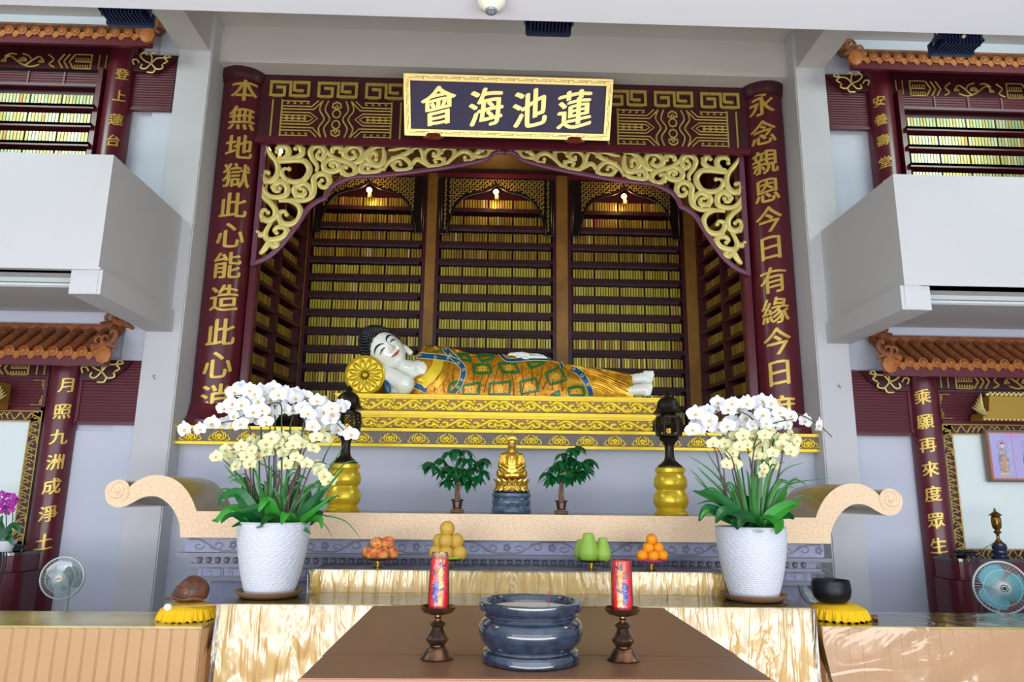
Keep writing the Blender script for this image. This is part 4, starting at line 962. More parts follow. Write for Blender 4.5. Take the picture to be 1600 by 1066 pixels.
# little golden figure on its stand
MARB=mat('blue_grey_marble',(84,104,128),.15,var=.35,vs=25,col2=(50,66,88)); GLEAF=mat('bright_gilt',(232,190,80),.22,metal=.85); REDL=mat('red_lacquer',(170,24,40),.4)
sx,sy=.185,5.93
o=MB().lathe([(.155,0),(.158,.01),(.155,.05),(.148,.058),(.155,.075),(.157,.095),(.150,.115),(.146,.12),(.155,.13),(.158,.142),(.155,.156),(.15,.158),(.001,.158)],(sx,sy,ZS+.001),40).build('marble_stand',MARB,smooth=True)
tag(o,'round ringed blue-grey marble stand under the small gold figure','stand')
Z0=ZS+.16; c=thing('gilt_figure','small crowned gold figure seated cross-legged on a lotus base','statue',(sx,sy,Z0)); Q=lambda x,y,z:Vector((sx+x,sy+y,Z0+z))
MB().lathe([(.14,0),(.145,.005),(.143,.016),(.13,.018)],(sx,sy,Z0),32).build('base_ring',BLACKW,c,smooth=True)
MB().lathe([(.13,.016),(.125,.03),(.11,.05),(.105,.06),(.12,.085),(.128,.10)],(sx,sy,Z0),32).build('lotus_core',REDL,c,smooth=True)
for k in range(16):
    a=2*PI*k/16
    for up in (0,1):
        def pet(u,v,a=a+(PI/16 if up else 0),up=up):
            w_=.85*math.sin(PI*min(1,u*.72+.24)); aa=a+(v-.5)*.62*w_; r=(.118+.022*u*u+.012*math.sin(PI*v)) ; z=(.058+.052*u) if up else (.056-.042*u); return (sx+r*math.cos(aa),sy+r*math.sin(aa),Z0+z)
        MB().grid(pet,4,4).build('lotus_petal',GLEAF,c,smooth=80)
caps=[(Q(0,.0,.14),.085,(1.15,.9,.5)),(Q(-.085,-.03,.15),.042,Q(.04,-.085,.138),.03),(Q(.085,-.03,.15),.042,Q(-.04,-.085,.135),.03),
 (Q(0,.01,.17),.068,Q(0,.01,.27),.062),(Q(-.03,.01,.30),.035,Q(.03,.01,.30),.035),(Q(0,.0,.32),.022,Q(0,0,.345),.02),
 (Q(-.07,.01,.29),.03,Q(-.088,-.01,.21),.028),(Q(.07,.01,.29),.03,Q(.088,-.01,.21),.028),(Q(-.088,-.02,.21),.026,Q(-.03,-.085,.17),.018),(Q(.088,-.02,.21),.026,Q(.03,-.085,.17),.018),
 (Q(0,-.005,.375),.033,(.85,.9,1.15)),(Q(-.03,0,.37),.007,Q(-.032,0,.352),.006),(Q(.03,0,.37),.007,Q(.032,0,.352),.006),(Q(0,-.036,.368),.006)]
for s in (-1,1):
    for i in range(4): caps.append((Q(s*.03,-.088-.003*i,.168+.006*i),.006,Q(s*-.005,-.098,.164+.006*i),.0045))
blob(caps,.0055,3,.5).build('figure_body',GLEAF,c,smooth=80)
b=MB()
for s in (-1,1):
    b.tube(smooth_pts([Q(s*.05,-.03,.31),Q(s*.03,-.062,.28),Q(-s*.01,-.072,.24)],5),.006,6)
    for k in range(4): b.tube(smooth_pts([Q(s*.09,-.03+.0*k,.28-.02*k),Q(s*.1,-.035,.24-.02*k),Q(s*.075,-.06,.2-.012*k)],4),.0045,5)
    for k in range(4): b.tube(smooth_pts([Q(s*.02,-.098,.13+.01*k),Q(s*.07,-.09,.14+.011*k),Q(s*.12,-.03,.15+.006*k)],4),.004,5)
b.build('robe_folds',GLEAF,c,smooth=80)
b=MB(); b.lathe([(.034,.395),(.038,.40),(.036,.412)],(sx,sy-.003,Z0),20)
for k in range(9): a=PI+PI*k/8; b.sph((sx+.032*math.cos(a),sy+.032*math.sin(a),Z0+.428+.010*math.sin(PI*k/8)),.010,8,6,sc=(.9,.5,1.9))
b.tube([Q(-.035,0,.425),Q(-.06,0,.435)],[.01,.002],6); b.tube([Q(.035,0,.425),Q(.06,0,.435)],[.01,.002],6); b.sph(Q(0,0,.445),.022,10,8,sc=(1,1,1.2)); b.tube([Q(0,0,.46),Q(0,0,.50)],[.01,.002],8)
b.build('crown',GLEAF,c,smooth=60)
b=MB(); 
for s in (-1,1): b.tube([Q(s*.007,-.034,.378),Q(s*.017,-.031,.379)],.0018,5)
b.tube([Q(-.007,-.035,.357),Q(.007,-.035,.357)],.002,5); b.build('face_lines',mat('dark_gilt',(120,80,30),.4,metal=.5),c)
# ================================================================ TABLES
SKIRT=mat('yellow_satin_skirt',(226,188,108),.42,var=.08,vs=3); PEACH=mat('peach_satin_skirt',(196,156,114),.5,var=.06,vs=3)
SKIRT2=mat('bright_yellow_skirt',(250,212,112),.42,var=.08,vs=3)
CLOTH=mat('olive_gold_cloth',(206,188,120),.16,var=.2,vs=3,col2=(170,150,84))
PLAS=clear('crinkled_clear_plastic',(.99,.99,.99,1),.09,.18,1.0,2.2,(5,1,.8)); PLAST=clear('clear_plastic_top',(.99,.99,.97,1),.08,.06,.2,6); PLASR=clear('loose_clear_plastic',(.99,.99,.99,1),.0,.1,.35,1.6,(1.2,1,2.2))
def table(label,x0,x1,y0,y1,z0,z1,skirt,pleat,sides=(1,1),plastic=True,ph=0,flare=0):
    c=thing('draped_table',label,'table',((x0+x1)/2,(y0+y1)/2,z0))
    MB().rbox(x0+.012,x1-.012,y0+.012,y1-.005,z1-.02,z1,.008).build('table_top',CLOTH,c)
    MB().box(x0+.06,x1-.06,y0+.06,y1-.03,z0,z1-.02).build('table_body',mat('plain_board',(150,120,90),.7),c)
    n=int((x1-x0)/pleat)
    def sk(u,v):
        x=x0+(x1-x0)*u; t=(u*n+ph)%1; d=.030*(t if t<.94 else (1-t)*15.7)-.004; k=.35+.65*(1-v)
        return (x,y0-.002-d*k*1.2-(1-v)*.01,z0+.01+(z1-.012-z0-.01)*v)
    b=MB(); us=n*8
    b.grid(sk,us,6); b.build('pleated_skirt',skirt,c,smooth=30,fixn=False)
    for s,x in ((0,x0),(1,x1)):
        if sides[s]:
            m=max(2,int((y1-y0)/pleat))
            def ss(u,v,x=x,s=s):
                t=(u*m)%1; d=.014*(t if t<.9 else (1-t)*9); return (x+(1 if s else -1)*(d+.001),y0+(y1-y0)*u,z0+.01+(z1-.012-z0-.01)*v)
            MB().grid(ss,m*8,4).build('side_skirt',skirt,c,smooth=30,fixn=False)
    MB().rbox(x0-.004,x1+.004,y0-.006,y1,z1-.016,z1+.001,.006).build('hem_band',CLOTH,c)
    if plastic:
        rr=random.Random(int(x0*100)); 
        def pl(u,v):
            x=x0-.01-flare*(1-v)*(1-u)*.0+(x1-x0+.02)*u; h=(z1-z0)*v; q=(noise.noise(Vector((x*9+z1*3,h*2.5,z1)))*.014+abs(noise.noise(Vector((x*12+h*7,h*3,7))))*.016)*(1 if flare else .3)+noise.noise(Vector((x*2.1-h*3.2,h*2,3)))*(.03 if flare else .014)
            return (x,y0-.034-abs(q)*(1-v)**.5-(1-v)*.03*flare,z0+h)
        MB().grid(pl,int((x1-x0)*70),int(50)).build('plastic_cover',PLASR if x0>1.9 or z0>0 else PLAS,c,smooth=80,fixn=False)
        MB().grid(lambda u,v:(x0+(x1-x0)*u,y0-.03+(y1-y0+.03)*v,z1+.004+.0025*noise.noise(Vector((u*40,v*9,z1)))),int((x1-x0)*30),10).build('plastic_top',PLAST,c,smooth=80,fixn=False)
        if flare:
            for s,x in ((-1,x0),(1,x1)):
                def fl(u,v,x=x,s=s):
                    h=(z1-z0)*v; k=(1-v); w=.02*math.sin(u*9+v*4)*k
                    return (x+s*(.012+.20*k*math.sin(PI*min(1,.25+u*.8))+w),y0-.034+(y1-y0+.034)*u-.05*k*(1-u),z0+h)
                MB().grid(fl,24,20).build('plastic_side',PLAS,c,smooth=80,fixn=False)
    return c
table('long centre offering table with pleated yellow skirt under crinkled plastic',-1.56,1.95,4.53,5.0,0,1.013,SKIRT,.118,(1,1),True,0,1)
table('raised rear table holding the fruit dishes, short yellow pleated front',-1.17,1.63,5.06,5.5,0,1.16,SKIRT2,.095,(1,1),True,.3)
table('left side table with peach pleated skirt holding the wooden fish',-4.6,-1.62,4.44,4.97,0,.9,PEACH,.079,(0,1),False)
table('right side table with peach pleated skirt holding the black bowl',2.02,4.9,4.56,5.10,0,.905,PEACH,.079,(1,0),True)
WOOD=mat('brown_laminate',(128,90,66),.42,var=.12,vs=90,bump=.06,bs=300)
c=thing('offering_table','brown laminate table in the foreground holding burner and candles','table',(.19,3.5,0))
MB().rbox(-.64,1.01,3.05,4.33,1.01,1.037,.006).build('table_top',WOOD,c)
MB().rbox(-.635,1.005,2.69,3.048,1.01,1.036,.006).build('table_flap',WOOD,c)
MB().rbox(-.64,1.01,2.676,2.69,1.003,1.034,.004).build('edge_strip',mat('tan_edge',(160,116,86),.4),c)
MB().box(-.6,.97,2.74,4.28,.93,1.009).build('apron',MAROON,c)
for x in (-.58,.89):
    for y in (2.76,4.2): MB().rbox(x,x+.06,y,y+.06,0,.93,.008).build('leg',MAROON,c)
# ---------------------------------------------------------------- burner and candles
NSTONE=mat('polished_navy_granite',(44,58,78),.06,var=.5,vs=26,col2=(28,38,54),spec=.7,coat=.5); ASH=mat('pale_ash',(196,190,180),.9,bump=.4,bs=60)
ZT=1.037; bx0,by0=.172,2.955
k=1.0
o=thing('incense_burner','large polished navy stone incense bowl full of pale ash','incense burner',(bx0,by0,ZT))
pr=[(.182,.0),(.186,.004),(.187,.03),(.182,.038),(.168,.042),(.165,.048),(.175,.058),(.192,.078),(.201,.105),(.199,.13),(.188,.148),(.176,.154),(.174,.158),(.18,.164),(.182,.17),(.178,.178),(.180,.182),(.197,.186),(.2,.19),(.2,.214),(.196,.218),(.176,.218),(.170,.212),(.166,.19),(.166,.185)]
MB().lathe(pr,(bx0,by0,ZT+.001),72,caps=False).build('bowl',NSTONE,o,smooth=True)
MB().lathe([(.168,.19),(.12,.186),(.06,.192),(.001,.188)],(bx0,by0,ZT+.001),40,caps=False).build('ash',ASH,o,smooth=True)
tag(MB().tube([(bx0+.068,by0-.02,ZT+.19),(bx0+.066,by0-.02,ZT+.255)],.0016,6).build('incense_stick',mat('pink_stick',(190,50,90),.6)),'thin pink incense stick standing in the stone bowl','incense stick')
BRONZE=mat('antique_bronze',(142,104,76),.25,metal=.8,var=.35,vs=14,col2=(50,38,34)); 
def candle_mat():
    m=mat('printed_red_wax',(238,44,54),.32); nt=m.node_tree; b=nt.nodes['Principled BSDF']; return m
CWAX=candle_mat(); PRB=mat('blue_print',(32,62,180),.35,var=.5,vs=60,col2=(20,30,120)); PRG=mat('grey_green_print',(96,112,120),.35,var=.3,vs=60); PRP=mat('pink_print',(236,130,190),.35); PRY=mat('gold_print',(246,190,80),.3,metal=.2,var=.3,vs=50,col2=(238,120,60)); WRAP=clear('cellophane',(.97,.97,.97,1),.02,.05,.3,30); ORG_=mat('orange_wax',(240,130,50),.35)
def candle(x,y,lab,sg,hh,wrapup):
    o=thing('candlestick','turned bronze candlestick with drip dish, %s of the stone bowl'%lab,'candlestick',(x,y,ZT))
    MB().lathe([(.062,0),(.064,.004),(.055,.012),(.045,.03),(.036,.042),(.03,.046),(.03,.05),(.034,.054),(.043,.068),(.045,.074),(.036,.084),(.026,.102),(.022,.114),(.03,.122),(.033,.126),(.026,.132),(.012,.139),(.011,.144),(.015,.149),(.011,.153),(.011,.158)],(x,y,ZT+.001),36).build('stem',BRONZE,o,smooth=True)
    MB().lathe([(.012,.158),(.03,.160),(.056,.168),(.068,.182),(.0705,.191),(.068,.191),(.05,.178),(.01,.174)],(x,y,ZT+.001),36,caps=False).build('drip_dish',BRONZE,o,smooth=True)
    z0=ZT+.1765; r=.0385
    o=thing('pillar_candle','red printed pillar candle in cellophane on the %s candlestick'%lab,'candle',(x,y,z0))
    R=lambda z:r-(.006*(z/hh) if wrapup else .0015*z/hh)
    MB().lathe([(R(0),0),(R(0),.008)],(x,y,z0),32).build('candle_foot',ORG_,o,smooth=True)
    MB().lathe([(R(0),.008),(R(hh),hh),(.01,hh)],(x,y,z0),40).build('candle_body',CWAX,o,smooth=True)
    def patch(name,m,ps,w,off,t=.0):
        b=MB(); P=smooth_pts([(a*sg,0,z) for a,z in ps],5); a0=math.atan2(-y,-x); V=[];n=len(P)
        for i in range(n):
            d=(P[min(i+1,n-1)]-P[max(i-1,0)]).normalized(); nn=Vector((-d.z,0,d.x)); ww=w*(.6+.6*abs(math.sin(i*1.7))) if t else w
            row=[]
            for q in (-.5,0,.5):
                pp=P[i]+nn*ww*q; rr=R(max(0,pp.z))+off; an=a0+pp.x/r; row.append((x+rr*math.cos(an),y+rr*math.sin(an),z0+pp.z))
            V.append(row)
        for i in range(n-1):
            for q in (0,1): b.add([V[i][q],V[i+1][q],V[i+1][q+1],V[i][q+1]],[(0,1,2,3)])
        b.build(name,m,o,fixn=False)
    patch('gold_panel',PRY,[(.006,hh-.002),(.006,hh-.035)],.036,.0006)
    patch('gold_streak',PRY,[(.004,hh-.03),(.01,.12),(.006,.02)],.022,.0005,1)
    patch('blue_figure',PRB,[(-.012,.11),(-.01,.085),(-.014,.06),(-.01,.03)],.022,.0009,1); patch('blue_figure',PRB,[(-.024,.1),(-.02,.08),(-.024,.06)],.01,.0010,1)
    patch('blue_figure',PRB,[(.012,.158),(.02,.168),(.028,.17)],.008,.001,1); patch('grey_figure',PRG,[(-.03,.16),(-.02,.14),(-.008,.12)],.009,.0008,1)
    patch('grey_figure',PRG,[(.0,.075),(.012,.08),(.022,.086)],.01,.0011,1); patch('grey_figure',PRG,[(0,.155),(.004,.17),(.002,.182)],.010,.0011,1); patch('grey_figure',PRG,[(.018,.14),(.018,.12),(.014,.1)],.004,.0012,1)
    patch('pink_outline',PRP,[(.012,.12),(.024,.122),(.031,.13),(.028,.14),(.019,.14)],.0016,.0013); patch('pink_outline',PRP,[(.010,.062),(.022,.07),(.028,.085),(.022,.1),(.012,.104)],.0016,.0013)
    patch('pink_outline',PRP,[(-.022,.118),(-.014,.124),(-.002,.118),(.0,.105)],.0016,.0013)
    top=hh+(.024 if wrapup else .004)
    b=MB(); b.lathe([(r+.003,.0),(r+.0035,.04),(R(hh)+.003,hh),(R(hh)-.001,top)],(x,y,z0),24,caps=False,fn=lambda a,z:1+.03*math.sin(a*9+z*40)); b.build('cellophane_wrap',WRAP,o,smooth=80)
candle(-.187,2.98,'left',1,.193,True); candle(.531,2.97,'right',-1,.19,False)
# ---------------------------------------------------------------- fruit dishes
STEEL=mat('brushed_steel',(150,150,156),.18,metal=.9); BRS=mat('brass',(210,180,90),.18,metal=.9)
ZU=1.16
APPLE=mat('red_yellow_apple_skin',(200,52,36),.3,var=1,vs=1.3,col2=(232,176,90)); PEAR=mat('russet_pear_skin',(214,172,68),.45,var=.15,vs=90,bump=.1); GUAVA=mat('green_papaya_skin',(150,190,72),.35,var=.12,vs=30,bump=.15,bs=60); ORANGE=mat('orange_peel',(250,156,10),.35,bump=.25,bs=220); STEMM=mat('fruit_stem',(80,60,30),.8); MAG=mat('magenta_plate',(196,66,170),.3); GPAP=mat('green_paper',(170,200,30),.6)
DY=5.22
def dish(px,lab,plate=STEEL,h=.052,r=.115,foot=BRS):
    p=atz(px,891,ZU); x=p.x*DY/p.y; c=thing('footed_dish',lab,'dish',(x,DY,ZU+.005))
    MB().lathe([(.035,0),(.036,.003),(.012,.01),(.012,.016),(.02,.028),(.018,.036),(.01,h-.01)],(x,DY,ZU+.005),24).build('foot',foot,c,smooth=True)
    MB().lathe([(.01,h-.012),(r*.8,h-.005),(r,h+.008),(r*.98,h+.010),(r*.75,h),(.001,h-.004)],(x,DY,ZU+.005),36,caps=False).build('plate',plate,c,smooth=True); return x,ZU+.005+h
def fruit_mesh(kind):
    b=MB()
    if kind=='apple': pr=[(.0,-.78),(.25,-.86),(.55,-.8),(.85,-.45),(1,.05),(.93,.5),(.65,.82),(.35,.88),(.12,.76),(.0,.66)]; m=APPLE
    if kind=='pear': pr=[(.0,-.88),(.3,-.92),(.65,-.78),(.93,-.35),(1,.1),(.88,.55),(.62,.85),(.35,.98),(.15,.95),(.0,.86)]; m=PEAR
    if kind=='guava': pr=[(.0,-1.25),(.35,-1.3),(.75,-1.1),(1,-.6),(1,-.1),(.82,.5),(.62,1.0),(.55,1.35),(.42,1.5),(.15,1.48),(.0,1.45)]; m=GUAVA
    if kind=='orange': pr=[(.0,-.86),(.3,-.9),(.7,-.7),(.95,-.35),(1,0),(.93,.4),(.7,.72),(.35,.9),(.1,.86),(.0,.84)]; m=ORANGE
    P=[(max(.002,p.x),p.z) for p in smooth_pts([(a,0,z) for a,z in pr],3)]
    b.lathe(P,n=24,fn=(lambda a,z:1+.02*math.cos(5*a)) if kind!='orange' else None)
    o=b.build(kind,m,smooth=80); me=o.data; bpy.data.objects.remove(o)
    s=MB(); s.tube([(0,0,.7 if kind!='guava' else 1.44),(.05,0,1.05 if kind=='pear' or kind=='apple' else (1.5 if kind=='guava' else .93))],.05,6); o=s.build('stem',STEMM); sm=o.data; bpy.data.objects.remove(o); return me,sm
FM={k:fruit_mesh(k) for k in ('apple','pear','guava','orange')}
def fruit(kind,name,cat,px,py,rpx,dy,lab,group,zmin,rot=0):
    p=at(px,py,DY+dy); r=rpx*.00462; 
    o=bpy.data.objects.new(name,FM[kind][0]); COL.objects.link(o); o.location=(p.x,p.y,max(p.z,zmin+r*.8 if kind!='guava' else zmin+r*1.2)); o.scale=(r,r,r); o.rotation_euler=(random.uniform(-.3,.3) if kind!='guava' else 0,random.uniform(-.3,.3) if kind!='guava' else 0,random.uniform(0,6)); tag(o,lab,cat,group)
    s=bpy.data.objects.new('stem',FM[kind][1]); COL.objects.link(s); s.parent=o
x,z=dish(590,'footed steel dish holding the six apples')
for px,py,dy,l in ((575,866,.045,'apple at the lower back left of the six-apple pile'),(581.5,867,-.03,'front left bottom apple with a small sticker'),(598.5,867,-.035,'front right bottom apple of the pile'),(613,866,.02,'outermost right bottom apple, darkest red'),(589,849.5,-.01,'top left apple resting on the pile'),(606,848.5,.01,'top right apple, the yellowest of the six')):
    fruit('apple','apple','apple',px,py,9.6,dy,l,'apples on the left dish',z)
x,z=dish(700,'footed steel dish holding the golden pears behind the left candle')
b=MB(); p=at(709,875,DY-.02); b.lathe([(.02,0),(.05,.004),(.055,.02)],(p.x,DY-.02,z),12,fn=lambda a,z:1+.1*math.sin(5*a)); tag(b.build('paper_wrapper',GPAP),'bright green paper under the golden pears','paper')
for px,py,dy,l in ((682,864,.01,'bottom left golden pear'),(697,866,-.03,'bottom middle golden pear behind the candle top'),(718,866,-.02,'bottom right golden pear'),(688,846,.02,'middle row left pear, partly hidden'),(697,846,-.03,'middle row front pear'),(713,846,.0,'middle row right pear'),(699,826.5,-.01,'topmost golden pear of the pile')):
    fruit('pear','pear','pear',px,py,11.2,dy,l,'pears on the second dish',z)
x,z=dish(924,'footed steel dish holding the green papayas')
for px,py,r_,dy,l in ((919.5,864,15,-.03,'largest green papaya, front left'),(942,865,12.5,-.02,'smaller green papaya on the right'),(908,863,11,.12,'green papaya hidden behind the largest one')):
    fruit('guava','papaya','papaya',px,py,r_,dy,l,'green papayas on the third dish',z)
x,z=dish(1018,'footed dish with magenta plate holding the oranges',MAG)
for px,py,dy,l in ((1003.5,868,-.02,'bottom left orange on the magenta plate'),(1021,869,-.035,'bottom middle orange on the magenta plate'),(1035,868,.0,'bottom right orange on the magenta plate'),(1013,856,-.01,'middle row left orange'),(1028,856,.015,'middle row right orange'),(1018,843,.0,'topmost orange of the pyramid')):
    fruit('orange','orange','orange',px,py,8.6,dy,l,'oranges on the right dish',z)
# ---------------------------------------------------------------- plants
LEAFG=mat('deep_green_leaf',(22,104,44),.3,var=.35,vs=6,col2=(14,72,34)); LEAFB=mat('fresh_green_leaf',(52,150,42),.32,var=.25,vs=6); GRASSM=mat('grass_green',(44,118,40),.45,var=.3,vs=8)
TREELF=mat('pachira_leaf',(10,104,52),.35,var=.35,vs=14,col2=(8,74,40)); BARK=mat('brown_bark',(120,96,74),.8,var=.3,vs=40); POTR=mat('brown_plastic_pot',(72,28,30),.35); SAUC=mat('tan_saucer',(140,122,98),.4); SOIL=mat('bark_chips',(96,74,50),.9,bump=.8,bs=60)
def leaf_me(name,m,L,W,droop,fold=.25,n=8,tip=.5):
    b=MB()
    def f(u,v):
        w=W*math.sin(PI*min(.999,u**tip*.97+.02))**.8*.5; y=(v-.5)*2; return (L*u-.1*L*droop*u*u,y*w,-droop*L*u*u+abs(y)*w*fold)
    b.grid(f,n,4); o=b.build(name,m,smooth=80,fixn=False); me=o.data; bpy.data.objects.remove(o); return me
TL=leaf_me('leaf',TREELF,.118,.046,.22,.2,8,.8)
def money_tree(px,lab,clusters,Y=5.92):
    p0=at(px,805,Y); x=p0.x; z=ZS+.002; c=thing('potted_tree',lab,'potted plant',(x,Y,z))
    MB().lathe([(.05,0),(.058,.004),(.06,.012),(.05,.016),(.058,.022),(.054,.028),(.045,.028)],(x,Y,z),24).build('saucer',SAUC,c,smooth=True)
    MB().lathe([(.034,.028),(.042,.088),(.049,.092),(.05,.104),(.044,.104),(.042,.095),(.001,.095)],(x,Y,z),24).build('pot',POTR,c,smooth=True)
    for k in range(3): MB().box(x-.012,x+.012,Y-.047-.001*k,Y-.038,z+.045+.014*k,z+.049+.014*k).build('pot_mark',mat('pale_print',(190,170,150),.5),c)
    cz=z+.1; rr=random.Random(int(px))
    for k in range(3):
        a=k*2.1; pts=[(x+.012*math.cos(a+t*3),Y+.012*math.sin(a+t*3),cz+.17*t) for t in (0,.25,.5,.75,1)]; b=MB(); b.tube(pts,[.014,.012,.010,.009,.007],7); b.build('stem',BARK,c,smooth=80)
    for i,(cx_,cy_) in enumerate(clusters):
        q=at(cx_,cy_,Y+rr.uniform(-.09,.09)); st=MB(); st.tube(smooth_pts([(x,Y,cz+.16),((x+q.x)/2,(Y+q.y)/2,(cz+.16+q.z)/2+.02),tuple(q)],4),.0028,5); st.build('leaf_stalk',GRASSM,c)
        nl=rr.choice((6,7)); off=rr.uniform(0,6)
        for k in range(nl):
            a=off+2*PI*k/nl; s=rr.uniform(.8,1.12); shared('leaf',TL,c,q,(rr.uniform(-.2,.2),rr.uniform(.25,.75),a),(s,s,s))
money_tree(714,'small bushy potted money tree left of the gold figure',[(688,716),(672,722),(700,706),(712,702),(728,703),(722,715),(735,716),(748,722),(757,716),(700,728),(712,730),(724,732),(740,730),(705,742),(716,747),(727,742),(747,744),(692,736),(678,728),(732,752),(700,750),(755,735)])
money_tree(877,'sparser potted money tree with reaching side leaves, right of the gold figure',[(893,700),(903,697),(880,708),(890,715),(900,720),(912,722),(920,717),(875,720),(867,728),(886,730),(898,732),(910,735),(855,738),(862,745),(878,742),(890,745),(903,742),(916,728)])
PETW=mat('white_petal',(236,238,244),.5,spec=.3); PETY=mat('cream_yellow_petal',(228,232,178),.5,spec=.3); LIPW=mat('yellow_lip',(226,180,60),.5); LIPY=mat('rose_lip',(190,80,70),.5,var=.5,vs=60,col2=(236,200,130)); PETP=mat('purple_petal',(170,24,168),.5)
def flower_me(name,pm,lm,seed,broad=1.0):
    b=MB(); rr=random.Random(seed)
    def pet(a,L,W,cup,base=0):
        ca,sa=math.cos(a),math.sin(a)
        def f(u,v):
            w=W*math.sin(PI*min(.999,u**.75*.93+.05))**.65*(v-.5)*2; l=L*u
            d=-cup*L*math.sin(u*PI*.8)+.10*abs(v-.5)*L-base; return (ca*l-sa*w*.5,d,sa*l+ca*w*.5)
        b.grid(f,5,4)
    for a,L,W in ((PI/2,.95,.8),(PI/2+2.15,.92,.72),(PI/2-2.15,.92,.72)): pet(a+rr.uniform(-.08,.08),L,W,.12)
    for a in (.12,PI-.12): pet(a+rr.uniform(-.06,.06),1.02,1.25*broad,.18,.04)
    b.sph((0,-.16,-.02),.09,8,6,1); b.tube([(0,-.12,-.05),(0,-.26,-.16),(0,-.22,-.30)],[.10,.085,.03],7,1); 
    for s in (-1,1): b.sph((s*.11,-.16,-.10),.08,6,5,1,sc=(1,.6,.9))
    o=b.build(name,[pm,lm],smooth=80,fixn=False); me=o.data; bpy.data.objects.remove(o); return me
FW=[flower_me('flower',PETW,LIPW,i) for i in range(3)]; FY=[flower_me('flower',PETY,LIPY,i+5,.9) for i in range(3)]; FP=[flower_me('flower',PETP,LIPW,9)]
WPOT=mat('white_woven_ceramic',(208,213,224),.5); BSAU=mat('brown_saucer',(134,100,72),.45); SPIKE=mat('purple_brown_spike',(96,62,68),.5); CSTK=mat('dark_green_spike',(52,80,44),.5)
BL=leaf_me('broad_leaf',LEAFG,1,.42,.0,.18,10,.6); BL2=leaf_me('broad_leaf',LEAFB,1,.40,.0,.18,10,.6)
def strip(name,m,pts,w,c,flatn=(0,-.4,.9),prof=.6):
    """leaf blade swept along a 3-D path"""
    P=smooth_pts(pts,5); n=len(P); b=MB(); V=[]
    for i in range(n):
        t=(P[min(i+1,n-1)]-P[max(i-1,0)]).normalized(); s=t.cross(Vector(flatn)); s=s.normalized() if s.length>.01 else Vector((1,0,0)); nn=s.cross(t).normalized()
        u=i/(n-1); ww=w*math.sin(PI*min(.999,u**prof*.95+.04))**.75
        V.append([P[i]-s*ww*.5+nn*ww*.12,P[i]-nn*0,P[i]+s*ww*.5+nn*ww*.12])
    for i in range(n-1):
        for k in (0,1): b.add([V[i][k],V[i+1][k],V[i+1][k+1],V[i][k+1]],[(0,1,2,3)])
    return b.build(name,m,c,smooth=80,fixn=False)
